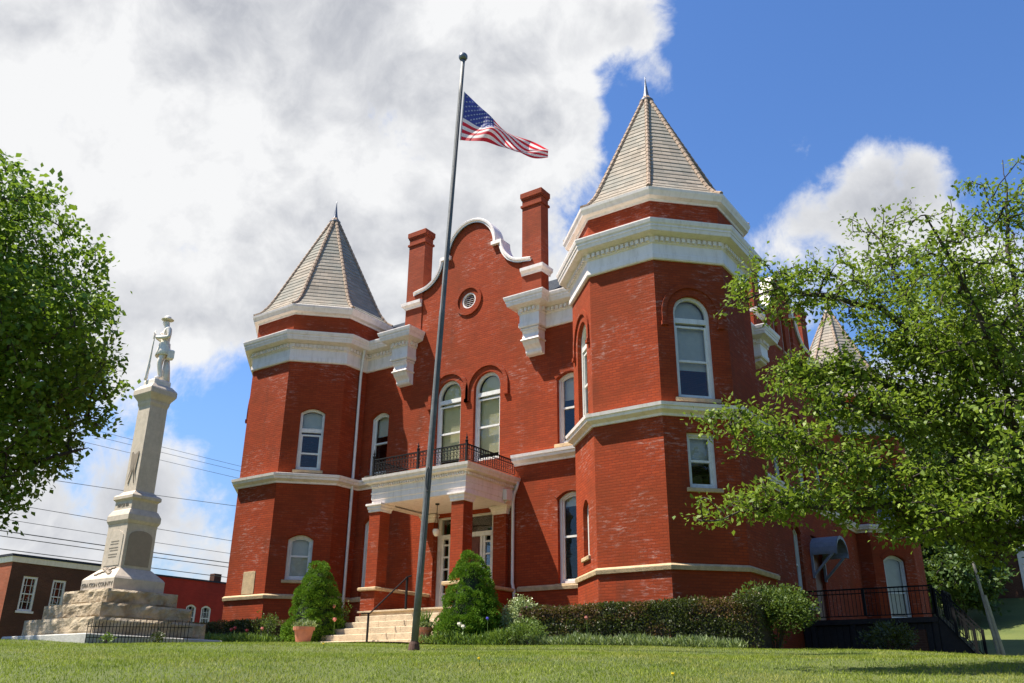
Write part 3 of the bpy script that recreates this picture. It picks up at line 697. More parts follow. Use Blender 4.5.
# porch: floor, columns on brick pedestals, entablature, ceiling
PY = -2.62
mb = MB(); mb.box((PX-1.78, PY+.1, .2), (PX+1.78, FY+.2, 1.50)); mb.box((PX-1.86, PY+.02, 1.50), (PX+1.86, FY+.2, 1.545)); mb.build('porch_floor', 'step_stone', CH)
for s in (-1, 1):
    cx = PX+s*1.60; x0, x1 = cx-.22, cx+.22
    mb = MB(); mb.box((x0, PY+.22, 1.55), (x1, PY+.66, 4.5)); c = mb.build('porch_column', 'red_brick', CH)
    mb = MB(); mb.sweep([(x0, PY+.22), (x1, PY+.22), (x1, PY+.66), (x0, PY+.66)], [(.0, 4.46), (.03, 4.47), (.03, 4.53), (.06, 4.57), (.06, 4.63), (.10, 4.66), (.10, 4.715), (0, 4.715)], True); mb.build('capital', 'white_paint', c)
    mb = MB(); mb.box((cx-.28, PY+.14, .2), (cx+.28, FY-.0, 2.12)); pw = mb.build('porch_pedestal', 'red_brick', CH)
    mb = MB(); mb.box((cx-.36, PY+.06, 2.124), (cx+.36, FY-.004, 2.225), 0, .02); mb.build('coping', 'tan_stone', pw)
    cx2 = PX+s*1.42
    mb = MB(); mb.box((cx2-.24, FY-.16, 1.55), (cx2+.24, FY+.02, 4.5)); c = mb.build('pilaster', 'red_brick', CH)
    mb = MB(); mb.sweep([(cx2-.24, FY-.02), (cx2-.24, FY-.16), (cx2+.24, FY-.16), (cx2+.24, FY-.02)], [(0, 4.46), (.03, 4.47), (.03, 4.53), (.06, 4.57), (.06, 4.63), (.10, 4.66), (.10, 4.715), (0, 4.715)]); mb.build('capital', 'white_paint', c)
EX = 1.80; ex0, ex1 = PX-EX, PX+EX+.03; ey = PY+.27
ENT = [(-.40, 4.70), (0, 4.70), (0, 4.84), (.02, 4.86), (.02, 5.02), (.035, 5.03), (.035, 5.07), (.02, 5.08), (.02, 5.20), (.05, 5.22), (.05, 5.30), (.12, 5.33), (.20, 5.35), (.21, 5.40), (.245, 5.45), (.26, 5.53), (.05, 5.565), (-.4, 5.565)]
mb = MB(); ep = [(ex0, FY), (ex0, ey), (ex1, ey), (ex1, FY)]; mb.sweep(ep, ENT)
for (a, b) in zip(ep[:-1], ep[1:]):
    a = np.array(a); b = np.array(b); d = b-a; L = np.linalg.norm(d); d /= L; nr = np.array([d[1], -d[0]]); k = int(L/.09)
    for j in range(k):
        c = a+d*(j+.5)*L/k+nr*.075; mb.obox((c[0], c[1], 5.262), (d[0]*.026, d[1]*.026, 0), (nr[0]*.03, nr[1]*.03, 0), (0, 0, .034))
en = mb.build('entablature', 'white_paint', CH)
mb = MB(); mb.box((ex0+.2, ey+.2, 4.74), (ex1-.2, FY, 4.80)); mb.build('porch_ceiling', 'white_paint', en)
mb = MB(); mb.box((ex0+.1, ey+.1, 5.50), (ex1-.1, FY, 5.56)); mb.build('porch_roof', 'lead', en)
# pyramid of stone steps, joints show as thin gaps
mb = MB(); rise = (1.545-.44)/6
for i in range(6):
    z1 = 1.545-rise*i-.003; yo = PY-.04-.32*i; xo = 1.30+.24*i
    if i == 0: continue
    xs_ = [PX-xo, PX-xo*.3+.1*i, PX+xo*.38, PX+xo]
    for a, b in zip(xs_[:-1], xs_[1:]): mb.box((a+.004, yo, z1-rise-.12), (b-.004, PY+.3, z1), 0, .012)
mb.build('steps', 'step_stone', CH)
# balcony railing: wrought iron with scrolls
mb = MB(); zr0, zr1 = 5.62, 6.12; rp = [(ex0-.02, FY), (ex0-.02, ey-.02), (ex1+.02, ey-.02), (ex1+.02, FY)]
for a, b in zip(rp[:-1], rp[1:]):
    a = np.array(a); b = np.array(b); L = np.linalg.norm(b-a); d = (b-a)/L
    for z, w in ((zr1, .03), (zr1-.13, .018), (zr0+.05, .02)): mb.bar((*a, z), (*b, z), w)
    n = int(L/.115)
    for k in range(n+1):
        p = a+d*L*k/n; mb.bar((*p, zr0+.05), (*p, zr1), .013)
        if k < n:
            c = p+d*L/n/2
            for zc, rr_ in ((zr1-.065, .045), (zr0+.15, .05), (zr0+.27, .045)):
                mb.tube([(c[0]+d[0]*rr_*math.cos(q), c[1]+d[1]*rr_*math.cos(q), zc+rr_*math.sin(q)) for q in np.linspace(0, 5.4, 9)], .007, 4, caps=False)
rail = mb.build('balcony_railing', 'black_iron', CH)
for px, py in [(ex0-.02, ey-.02), (PX, ey-.02), (ex1+.02, ey-.02)]:
    mb = MB(); mb.box((px-.03, py-.03, 5.54), (px+.03, py+.03, 6.2)); mb.lathe((px, py, 6.2), [(.045, 0), (.05, .03), (.02, .06), (.035, .11), (.015, .16), (.0, .27)], 8); mb.build('railing_post', 'black_iron', rail)
# rain pipes
mb = MB(); mb.tube([(-4.50, -.42, 11.2), (-4.55, -.36, 10.95), (-4.66, -.30, 10.45), (-4.70, -.29, 10.1), (-4.70, -.29, 6.2), (-4.70, -.29, 2.3), (-4.70, -.27, .5)], .05, 8); mb.build('downspout', 'window_paint', CH, smooth=True)
mb = MB(); mb.tube([(ex1+.22, FY-.08, 5.42), (ex1+.16, FY-.06, 5.25), (ex1+.06, FY-.06, 5.05), (ex1+.02, FY-.06, 4.8), (ex1+.02, FY-.06, 2.4), (ex1+.10, FY-.1, 2.15), (ex1+.12, FY-.12, 1.9)], .048, 8); mb.build('downspout', 'window_paint', CH, smooth=True)
mb = MB(); mb.box((ex1+.03, FY-.62, 4.78), (ex1+.17, FY-.36, 5.10), 0, .01); mb.bar((ex1+.1, FY-.5, 4.78), (ex1+.0, FY-.5, 4.7), .03); mb.build('junction_box', 'window_paint', CH)
mb = MB(); mb.box((-7.33, -AP-.015, 2.30), (-6.74, -AP+.01, 3.03), 0, .006); mb.build('cornerstone', 'tan_stone', CH)
mb = MB(); mb.box((4.42, FY-.10, 1.2), (4.62, FY+.01, 2.05)); mb.build('meter_box', 'window_paint', CH)
# side entrance: hood, door, landing
mb = MB(); n = 12; hy0, hy1, hx = 11.1, 12.7, .95
arcp = [(hy0+(hy1-hy0)*(.5-.5*math.cos(a)), 4.22+.62*math.sin(a)) for a in np.linspace(0, math.pi, n)]
for (y0, z0), (y1, z1) in zip(arcp[:-1], arcp[1:]):
    for dz, fl in ((0, 1), (-.05, 0)):
        q = [(SX, y0, z0+dz), (SX+hx, y0, z0+dz), (SX+hx, y1, z1+dz), (SX, y1, z1+dz)]; mb.face(q if fl else q[::-1])
    mb.face([(SX+hx+.02, y0, z0+.01), (SX+hx+.02, y1, z1+.01), (SX+hx+.02, y1, z1-.11), (SX+hx+.02, y0, z0-.11)])
    mb.face([(SX+hx-.04, y0, z0-.11), (SX+hx-.04, y1, z1-.11), (SX+hx+.02, y1, z1-.11), (SX+hx+.02, y0, z0-.11)])
for yy in (hy0+.05, hy1-.05):
    mb.bar((SX+.04, yy, 4.2), (SX+.04, yy, 3.3), .09); mb.bar((SX+.05, yy, 4.17), (SX+hx, yy, 4.17), .09); mb.bar((SX+.05, yy, 3.4), (SX+hx-.15, yy, 4.15), .08)
mb.build('door_hood', 'grey_wood', CH)
mb = MB(); mb.box((SX-.22, 11.4, 1.72), (SX-.12, 12.7, 4.0)); mb.box((SX-.22, 11.4, 4.0), (SX-.14, 12.7, 4.9)); mb.build('door', 'door_wood', CH)

# landing and stair by the side door
LS = thing('entrance_landing', 'black railed landing with stairs at the side door', 'landing', (9.8, 10.6, float(gz(9.8, 10.6))))
lz = LS.location.z; L_ = lambda x, y, z: (x-9.8, y-10.6, z-lz)
def lbox(mb, a, b): mb.box(L_(*a), L_(*b))
mb = MB(); lbox(mb, (SX+.0, 9.05, 1.52), (11.9, 12.4, 1.68)); mb.build('deck', 'deck_board', LS)
mb = MB()
for x in (8.0, 9.3, 10.6, 11.8): lbox(mb, (x-.07, 9.08, .1), (x+.07, 9.22, 1.52))
for k in range(20): lbox(mb, (7.70+k*.21, 9.14, .1), (7.895+k*.21, 9.17, 1.50))
lbox(mb, (7.64, 9.20, .1), (11.88, 9.24, 1.50)); lbox(mb, (11.84, 9.25, .1), (11.88, 12.3, 1.50))
mb.face([L_(11.9, 9.12, .1), L_(12.95, 9.12, .1), L_(12.95, 9.12, .35), L_(11.9, 9.12, 1.75)])
mb.build('skirting', 'deck_board', LS)
mb = MB(); lbox(mb, (10.3, 9.0, .1), (11.5, 9.12, 1.3)); mb.build('pier', 'brown_brick', LS)
mb = MB()
def railrun(a, b, h=.95, n=None):
    a = np.array(a, float); b = np.array(b, float); L = np.linalg.norm(b-a); n = n or int(L/.12)
    for dz in (h, h-.14, .1): mb.bar(L_(*(a+(0, 0, dz))), L_(*(b+(0, 0, dz))), .045 if dz == h else .03)
    for k in range(n+1):
        p = a+(b-a)*k/n; mb.bar(L_(*(p+(0, 0, .1))), L_(*(p+(0, 0, h))), .09 if k in (0, n, n//2) else .016)
railrun((SX+.15, 9.1, 1.68), (11.85, 9.1, 1.68)); railrun((11.85, 11.0, 1.68), (11.85, 12.35, 1.68)); railrun((11.9, 9.1, 1.60), (12.85, 9.1, .40)); railrun((11.9, 10.9, 1.60), (12.85, 10.9, .40))
mb.build('railing', 'black_iron', LS)
mb = MB()
for k in range(7): lbox(mb, (11.9+k*.15, 9.15, .05), (12.06+k*.15, 10.85, 1.5-k*.19))
mb.build('stair', 'deck_board', LS)

# ------------------------------------------------------------------ porch lamp, handrail, pots
ln = thing('hanging_lantern', 'white glass lantern hanging on chains in the porch', 'lantern', (PX-.05, -1.3, 4.74))
mb = MB(); mb.lathe((0, 0, 0), [(.0, .0), (.07, 0), (.06, -.04), (0, -.05)], 10); mb.bar((0, 0, -.04), (0, 0, -.30), .015)
for a in (0, 2.1, 4.2): mb.bar((0, 0, -.3), (.09*math.cos(a), .09*math.sin(a), -.78), .01)
mb.build('chain', 'black_iron', ln)
mb = MB(); mb.lathe((0, 0, -1.0), [(0, 0), (.05, .01), (.09, .06), (.115, .14), (.11, .2), (.10, .22), (0, .23)], 14); mb.build('lamp_shade', 'lamp_glass', ln, smooth=True)
hr = thing('handrail', 'black iron handrail running up the stone steps', 'handrail', (.36, -4.36, .45))
hb = lambda x, y, z: (x+.35, y+4.36, z-.45)
mb = MB(); mb.bar(hb(-.35, -4.36, .40), hb(-.35, -4.36, 1.30), .042); mb.bar(hb(-.35, -2.9, 1.5), hb(-.35, -2.9, 2.38), .05); mb.build('post', 'black_iron', hr)
mb = MB(); mb.tube([hb(-.35, -4.62, 1.27), hb(-.35, -4.30, 1.30), hb(-.35, -2.9, 2.36), hb(-.35, -2.72, 2.42)], .020, 8); mb.build('rail', 'black_iron', hr)

# ------------------------------------------------------------------ foliage tools
def nrm(a): return a/(np.linalg.norm(a, axis=-1, keepdims=True)+1e-9)
def leaf_cloud(name, pts, size, mat, parent=None, axis=None, spread=1.0, aspect=.6, fold=.25, seed=0, loc=None, flat=None):
    """one small folded leaf per point; axis = preferred direction of the leaf"""
    r = np.random.default_rng(seed); n = len(pts)
    d = r.normal(size=(n, 3))
    if axis is not None: d = nrm(np.asarray(axis)+np.zeros((n, 3)))+spread*nrm(d)
    d = nrm(d); s = nrm(np.cross(d, r.normal(size=(n, 3)) if flat is None else np.array([0, 0, 1.0])+flat*r.normal(size=(n, 3)))); u = np.cross(s, d)
    L = (size*(.65+.7*r.random(n)))[:, None]; w = L*aspect/2
    a = pts; b = pts+d*L*.45+s*w+u*L*fold*.5; c = pts+d*L; e = pts+d*L*.45-s*w+u*L*fold*.5
    V = np.stack([a, b, c, e], 1).reshape(-1, 3); k = np.arange(n)*4
    return raw_mesh(name, V, np.stack([k, k+1, k+2, k+3], 1), mat, parent, loc)
def tubes_mesh(name, A, B, ra, rb, mat, parent, sides=5):
    n = len(A); d = nrm(B-A); ref = np.where(np.abs(d[:, 2:3]) < .9, np.array([[0, 0, 1.]]), np.array([[1., 0, 0]]))
    s = nrm(np.cross(d, ref)); u = np.cross(d, s); ang = np.arange(sides)*2*math.pi/sides
    ring = np.cos(ang)[None, :, None]*s[:, None]+np.sin(ang)[None, :, None]*u[:, None]
    V = np.concatenate([A[:, None]+ring*ra[:, None, None], B[:, None]+ring*rb[:, None, None]], 1).reshape(-1, 3)
    k = np.arange(n)[:, None]*2*sides; j = np.arange(sides)[None]; j2 = (j+1) % sides
    Q = np.stack([k+j, k+j2, k+sides+j2, k+sides+j], -1).reshape(-1, 4)
    o = raw_mesh(name, V, Q, mat, parent); o.data.polygons.foreach_set('use_smooth', [True]*len(o.data.polygons)); return o
def tree(name, label, base, limbs, targets, leafmat_, barkmat, leaf, per, trunk_r, seed=0, group=None, droop=-.25, cl=.16, step=.35, tip_r=.004, cat='tree', expo=2.35, aspect=.6, flat=None):
    """limbs: polylines (world); targets: points the twigs grow to; leaves gather round the twig ends"""
    r = np.random.default_rng(seed); base = np.asarray(base, float)
    N = []; par = []
    for ln_ in limbs:
        ln_ = [np.asarray(p, float) for p in ln_]; prev = -1
        if N:
            dd = np.linalg.norm(np.array(N)-ln_[0], axis=1); prev = int(dd.argmin())
        for i, p in enumerate(ln_):
            if i == 0 and prev >= 0 and np.linalg.norm(N[prev]-p) < .05: continue
            if i > 0:
                q = ln_[i-1]; m = max(1, int(np.linalg.norm(p-q)/step))
                for k in range(1, m+1):
                    wob = r.normal(size=3)*.03*step/.35*(k < m); N.append(q+(p-q)*k/m+wob); par.append(prev); prev = len(N)-1
            else: N.append(p); par.append(prev); prev = len(N)-1
    cap = len(N)+len(targets)*16; arr = np.zeros((cap, 3)); arr[:len(N)] = N; n = len(N); par = list(par); nl = n
    d0 = np.array([np.linalg.norm(arr[:n]-t_, axis=1).min() for t_ in targets]); order = np.argsort(d0); ends = []; dirs = []
    for ti in order:
        t_ = targets[ti]; dv = np.linalg.norm(arr[:n]-t_, axis=1); b = int(dv.argmin()); L = dv[b]
        p0 = arr[b].copy(); m = min(14, max(2, int(L/step))); pd = arr[b]-arr[par[b]] if par[b] >= 0 else np.array([0, 0, 1.]); pd = pd/(np.linalg.norm(pd)+1e-9)
        bend = (pd*.35+np.array([0, 0, .18]))*L*.5; prev = b
        for k in range(1, m+1):
            f = k/m; p = p0+(t_-p0)*f+bend*f*(1-f)+r.normal(size=3)*.025*(k < m); arr[n] = p; par.append(prev); prev = n; n += 1
        ends.append(prev)
    arr = arr[:n]; par = np.array(par); acc = np.zeros(n); acc[ends] += 1
    for i in range(n-1, -1, -1):
        if par[i] >= 0: acc[par[i]] += max(acc[i], 1e-3)
    rad = tip_r*np.maximum(acc, .6)**(1/expo); rad *= min(1.0, trunk_r/rad.max()); rad[:nl] = np.maximum(rad[:nl], tip_r*1.5)
    k = np.where(par >= 0)[0]
    root = thing(name, label, cat, tuple(base), 0, group)
    A, B = arr[par[k]]-base, arr[k]-base
    tubes_mesh('trunk', A, B, rad[par[k]]*.98, rad[k], barkmat, root, 6)
    # leaves: along the last stretch of each twig
    e = np.array(ends); E = arr[e]; Pp = arr[par[e]]; Pp2 = arr[np.maximum(par[par[e]], 0)]
    f = r.random((len(e), per, 1)); base_p = np.where(r.random((len(e), per, 1)) < .65, Pp[:, None]+(E-Pp)[:, None]*f, Pp2[:, None]+(Pp-Pp2)[:, None]*f)
    pts = base_p+r.normal(size=(len(e), per, 3))*cl*np.array([1, 1, .75])
    pts = pts.reshape(-1, 3); tw = np.repeat(nrm(E-Pp), per, 0)
    leaf_cloud('crown', pts-base, leaf, leafmat_, root, axis=tw*.5+np.array([0, 0, droop]), spread=.9, seed=seed+1, aspect=aspect, flat=flat)
    return root
def in_ellipsoid(n, c, rad, r, shell=0.0):
    d = nrm(r.normal(size=(n, 3))); q = (shell+(1-shell)*r.random(n)**(1/2.2))[:, None]
    return np.asarray(c)+d*q*np.asarray(rad)

# ------------------------------------------------------------------ right tree
RT = {'trunk': [[16.33, -9.28, -.1], [16.46, -9.28, .98], [16.5, -9.27, 1.95]],
 'L1': [[16.5, -9.27, 1.95], [16.23, -9.39, 2.61], [15.92, -9.61, 3.24], [15.45, -9.97, 3.76], [15.04, -10.23, 4.3], [14.47, -10.55, 4.52], [13.91, -10.79, 4.68], [13.44, -11.04, 4.52]],
 'L1b': [[15.92, -9.61, 3.24], [15.55, -9.15, 4.16], [15.15, -9.0, 5.06], [14.94, -8.83, 6.01], [14.75, -8.76, 6.5]],
 'L2': [[16.5, -9.27, 1.95], [16.12, -9.6, 2.47], [15.76, -9.93, 2.67], [15.56, -10.15, 2.81], [15.14, -10.52, 2.64], [14.69, -10.8, 2.77], [14.28, -11.0, 2.99]],
 'L3': [[16.12, -9.6, 2.47], [15.31, -10.49, 1.93], [14.63, -10.92, 1.99], [14.04, -11.27, 2.32], [13.78, -11.45, 2.41], [13.33, -11.71, 2.74]],
 'L4': [[16.5, -9.27, 1.95], [15.48, -10.47, 1.61], [14.59, -11.13, 1.47], [13.79, -11.56, 1.57], [13.21, -11.97, 1.36]],
 'L5': [[16.5, -9.27, 1.95], [16.51, -9.17, 3.02], [16.54, -9.07, 4.49], [16.67, -8.97, 5.75], [16.78, -8.97, 6.71]],
 'L6': [[16.5, -9.27, 1.95], [17.1, -9.26, 2.9], [17.67, -9.28, 4.12], [17.94, -9.5, 5.09]],
 'L7': [[16.51, -9.17, 3.02], [16.14, -7.39, 4.38], [15.68, -6.42, 5.9], [15.48, -5.94, 6.6]],
 'L8': [[16.23, -9.39, 2.61], [16.24, -10.89, 3.48], [16.1, -11.3, 4.2], [15.91, -11.52, 4.84]],
 'L9': [[16.12, -9.6, 2.47], [15.89, -10.42, 1.57], [15.57, -10.96, 1.26], [15.27, -11.2, 1.15]],
 'L11':[[15.56, -10.15, 2.81], [15.0, -10.34, 3.18], [14.52, -10.54, 3.4], [13.99, -10.77, 3.34]],
 'L12':[[16.51, -9.17, 3.02], [16.13, -9.9, 3.3], [15.71, -10.34, 3.51], [15.29, -10.49, 3.62]],
 'L13':[[16.5, -9.27, 1.95], [16.05, -9.9, 1.64], [15.56, -10.15, 1.41], [15.1, -10.42, 1.35]],
 'L14': [[16.5, -9.27, 1.95], [16.45, -9.7, 1.45], [16.2, -10.1, 1.15], [15.85, -10.35, .95]],
 'L10': [[16.5, -9.27, 1.95], [16.85, -11.36, 1.61], [16.64, -12.37, 1.93], [16.45, -12.68, 2.08]]}
r = np.random.default_rng(21); tg = []
def along(pts, n, lo, hi, sxy, sz, up=0.0):
    P = np.array(pts, float); seg = np.linalg.norm(np.diff(P, axis=0), axis=1); cs = np.r_[0, np.cumsum(seg)]/seg.sum()
    f = lo+(hi-lo)*r.random(n); q = np.stack([np.interp(f, cs, P[:, k]) for k in range(3)], 1)
    o = np.clip(r.normal(size=(n, 3)), -1.7, 1.7)*np.array([sxy, sxy, sz]); o[:, 2] += up; taper = (1.15-.6*f)[:, None]
    return q+o*taper
for key, n, lo, hi, sxy, sz, up in (('L1', 330, .3, 1, .55, .34, .12), ('L1b', 210, .25, .9, .50, .40, 0), ('L2', 280, .25, 1.02, .50, .22, -.06), ('L3', 300, .2, 1.0, .50, .17, -.03), ('L4', 280, .2, 1.0, .45, .15, .1),
                              ('L5', 260, .2, .92, .55, .3, 0), ('L6', 220, .2, 1, .7, .4, 0), ('L7', 260, .2, .9, .8, .45, 0), ('L8', 200, .25, .95, .45, .35, 0), ('L9', 160, .3, 1, .45, .22, .15), ('L10', 60, .5, 1, .35, .25, 0), ('L11', 230, .15, 1.03, .45, .20, 0), ('L12', 240, .15, 1.05, .5, .28, 0), ('L13', 230, .2, 1.05, .5, .2, 0), ('L14', 130, .3, 1.0, .42, .16, 0)):
    tg.append(along(RT[key], n, lo, hi, sxy, sz, up))
tg = np.concatenate(tg)
cam_d = np.linalg.norm(tg-CAM, axis=1); tg = tg[cam_d > 6.0]
tree('broadleaf_tree', 'spreading light green tree on the right with low branches before the building', (16.33, -9.28, float(gz(16.33, -9.28))), list(RT.values()), tg, 'leaf_right', 'bark', .068, 17, .17, 3, droop=-.18, cl=.075, step=.24, tip_r=.0045, expo=2.42, aspect=.58, flat=.55)

# ------------------------------------------------------------------ left tree
r = np.random.default_rng(8); c0 = np.array([-13.6, -11.9, 9.3])
lim = [[(-12.9, -10.3, .4), (-13.0, -10.5, 2.6), (-13.2, -10.9, 4.2)]]
for k in range(11):
    a = 2*math.pi*k/11+.3; el = .25+.22*(k % 4); L = 4.6+(k % 3)
    e = np.array([math.cos(a)*math.cos(el), math.sin(a)*math.cos(el), math.sin(el)])*L
    s = np.array([-13.2, -10.9, 4.0+.12*k]); lim.append([s, s+e*.5+(0, 0, .3), s+e])
lim.append([(-13.2, -10.9, 4.2), (-13.4, -11.4, 9), (-13.6, -11.8, 13.5)])
tg = in_ellipsoid(6200, (0, 0, 0), (1, 1, 1), r, .38); tg = tg*np.array([1+.30*mnoise.noise(Vector(p)/max(.05, Vector(p).length)*2.1+Vector((3, 1, 2))) for p in tg])[:, None]; tg = c0+tg*np.array([6.5, 6.5, 6.3])
keep = np.array([mnoise.noise(Vector(p)*.38)+.35*mnoise.noise(Vector(p)*1.1) for p in tg]) > -.14
hh = (tg[:, 2]-c0[2])/7.0; keep &= ~((hh < -.45) & (np.hypot(tg[:, 0]-c0[0], tg[:, 1]-c0[1]) > 4.9))
tree('maple_tree', 'tall dense green tree at the left edge beyond the monument', (-12.9, -10.3, float(gz(-12.9, -10.3))), lim, tg[keep], 'leaf_left', 'bark', .20, 17, .34, 9, droop=-.2, flat=.6, cl=.25, step=.5, tip_r=.008, aspect=.75)

# ------------------------------------------------------------------ far trees
def far_tree(name, label, x, y, h, rad, mat, n, seed, leaf=.30, per=7, bark='bark', group='trees behind the courthouse', lowf=.15, per_cl=.4):
    r = np.random.default_rng(seed); z = float(gz(x, y)); c = np.array([x, y, z+h*.58])
    lim = [[(x, y, z-.2), (x+.2, y, z+h*.3), (x, y+.2, z+h*.75)]]
    for k in range(7):
        a = k*.9+seed; s = np.array([x+.1, y, z+h*(.22+.06*k)]); lim.append([s, s+np.array([math.cos(a)*rad*.4, math.sin(a)*rad*.4, h*.10]), s+np.array([math.cos(a)*rad*.75, math.sin(a)*rad*.75, h*.16])])
    tg = in_ellipsoid(n, (0, 0, 0), (1, 1, 1), r, .3); tg = tg*np.array([1+.5*mnoise.noise(Vector(p)/max(.05, Vector(p).length)*2.3+Vector((seed, 1, 2))) for p in tg])[:, None]; tg = c+tg*np.array((rad, rad, h*(.5-lowf*.5)))
    keep = np.array([mnoise.noise(Vector(p)*(1.6/rad)+Vector((seed, 0, 0))) for p in tg]) > -.22
    return tree(name, label, (x, y, z), lim, tg[keep], mat, bark, leaf, per, .28, seed, group, cl=per_cl, step=.9, tip_r=.014)
far_tree('background_tree', 'dull green tree just beyond the rear tower', 7.6, 33.0, 9.5, 3.4, 'leaf_far_dull', 700, 31, per=22, leaf=.34)
far_tree('background_tree', 'tall mid green tree on the slope behind the rear tower', 8.2, 44.0, 13.5, 4.6, 'leaf_far', 900, 32, leaf=.42, per=22)
far_tree('background_tree', 'half bare grey green tree on the right slope beyond the brick house', 15.5, 52.0, 13.0, 5.0, 'leaf_far_dull', 900, 34, leaf=.40, per=16)
far_tree('background_tree', 'loose dull green tree between the landing and the brick house', 9.3, 36.8, 8.5, 2.6, 'leaf_far_dull', 520, 47, leaf=.28, per=14)
far_tree('background_bush', 'low green bush behind the stair of the side landing', 9.4, 31.0, 4.2, 2.2, 'leaf_far', 420, 35, leaf=.24, per=20, group=None, per_cl=.22)
far_tree('background_bush', 'spreading green bush at the foot of the right slope', 9.6, 35.5, 3.2, 1.7, 'leaf_far_dull', 380, 46, leaf=.24, per=18, group=None, per_cl=.22)
for tx, ty, lab in ((19, -44, 'large unseen tree added to block sky light, straight before the courthouse'), (31, -32, 'large unseen tree added to block sky light, right of its neighbour'), (37, -15, 'large unseen tree added to block sky light, at the corner right of the yard')):  # unseen trees added behind the viewpoint to cut sky light on the walls
    far_tree('unseen_shade_tree', lab, tx, ty, 15, 6.5, 'leaf_far', 800, 90+tx, leaf=.55, per=16, group=None)
far_tree('unseen_shade_tree', 'large unseen tree added right of the yard to darken the side wall, nearest the street', 24.5, -1.0, 12.5, 5.2, 'leaf_far', 900, 37, leaf=.42, per=20, group=None)  # two unseen trees added out to the right, darkening the side wall
far_tree('unseen_shade_tree', 'large unseen tree added right of the yard to darken the side wall, level with the side door', 22.5, 10.0, 13.5, 5.2, 'leaf_far', 900, 38, leaf=.42, per=20, group=None)
far_tree('bare_tree', 'thin bare tree over the far left brick building', -62, 12, 10.8, 4.6, 'leaf_far_dull', 150, 36, leaf=.2, per=1, group=None, bark='bark_pale')

# ------------------------------------------------------------------ clipped conifers
def conifer(label, x, y, h, rad, seed):
    z = float(gz(x, y)); r = np.random.default_rng(seed); root = thing('dwarf_spruce', label, 'conifer', (x, y, z), 0, None)
    mb = MB(); mb.tube([(0, 0, -.1), (0, 0, h*.9)], [.06, .02], 7); mb.build('trunk', 'bark', root)
    def R(f): return rad*np.clip(np.minimum((1-f)**.62*1.05, .86+.5*f)*np.clip(.80+f*1.4, 0, 1), .03, None)
    # lumps of foliage over a cone, each lump a dome of short sprays
    nl = 210; f = 1-np.sqrt(1-.985*r.random(nl)); f = np.where(r.random(nl) < .3, r.random(nl)*.98, f); a = r.random(nl)*2*math.pi; q = R(f)*(.70+.22*r.random(nl))
    c = np.stack([q*np.cos(a), q*np.sin(a), f*h*.95+.02], 1)
    nr_ = nrm(np.stack([np.cos(a), np.sin(a), .45+f*.4], 1)); per = 240
    d = nrm(r.normal(size=(nl, per, 3))+nr_[:, None]*.7+np.array([0, 0, .45])); sz = (.12+.13*r.random(nl)*(1-.45*f))[:, None, None]
    P = (c[:, None]+d*sz*(.75+.25*r.random((nl, per, 1)))).reshape(-1, 3)
    leaf_cloud('crown', P, .045, 'needle', root, axis=d.reshape(-1, 3)+np.array([0, 0, .2]), spread=.45, aspect=.5, seed=seed)
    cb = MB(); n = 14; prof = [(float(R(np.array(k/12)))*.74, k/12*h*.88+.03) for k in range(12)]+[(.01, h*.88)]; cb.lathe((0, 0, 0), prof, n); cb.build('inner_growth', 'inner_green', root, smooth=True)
conifer('cone shaped green spruce left of the steps, beside the tower', -2.30, -3.75, 2.42, .92, 41)
conifer('cone shaped green spruce right of the steps, before the porch', 3.48, -4.05, 2.30, .88, 42)

# ------------------------------------------------------------------ hedges, shrubs
def hedge(label, x0, x1, y0, y1, h, n, seed, mat='leaf_hedge', bronze=.10):
    r = np.random.default_rng(seed); cx, cy = (x0+x1)/2, (y0+y1)/2; z = float(gz(cx, cy)); root = thing('hedge', label, 'hedge', (cx, cy, z))
    cb = MB(); m = 24; X = np.linspace(x0+.1, x1-.1, m)
    for a, b in zip(X[:-1], X[1:]): cb.box((a-cx, y0+.12-cy, -.1), (b-cx-.001, y1-.12-cy, h-.15+.03*math.sin(a*3)))
    cb.build('inner_twigs', 'bark', root)
    f = r.random(n); px = x0+(x1-x0)*r.random(n); py = np.where(f < .62, y0+.16*r.random(n), y0+(y1-y0)*r.random(n)); pz = np.where(f < .62, .02+(h-.02)*r.random(n)**.85, h-.14*r.random(n))
    wob = np.array([mnoise.noise(Vector((a*1.7, b*1.7, c*1.7+seed))) for a, b, c in zip(px, py, pz)])
    py = py-.10*wob*(f < .62); pz = pz+.11*wob*(f >= .62)+np.array([.05*mnoise.noise(Vector((a*.8, seed, 0))) for a in px]); px = px
    gz_ = gz(px, py)-z; P = np.stack([px-cx, py-cy, np.maximum(pz+gz_*np.clip(1-pz/h, 0, 1), gz_)], 1)
    br = (np.array([mnoise.noise(Vector((a*1.3, 5, c*2))) for a, c in zip(px, pz)])+.5*r.random(n)) > .38
    leaf_cloud('foliage', P[~br], .055, mat, root, axis=np.array([0, -.4, .5]), spread=1.2, aspect=.55, seed=seed)
    if bronze: leaf_cloud('foliage', P[br], .055, 'leaf_hedge_bronze', root, axis=np.array([0, -.4, .5]), spread=1.2, aspect=.5, seed=seed+1)
    return root
hedge('long clipped dark hedge along the foot of the right tower', 4.75, 10.7, -3.75, -2.75, .92, 26000, 51)
hedge('dark clipped hedge below the left tower, behind the monument', -9.0, -4.1, -3.85, -3.0, .70, 14000, 52)
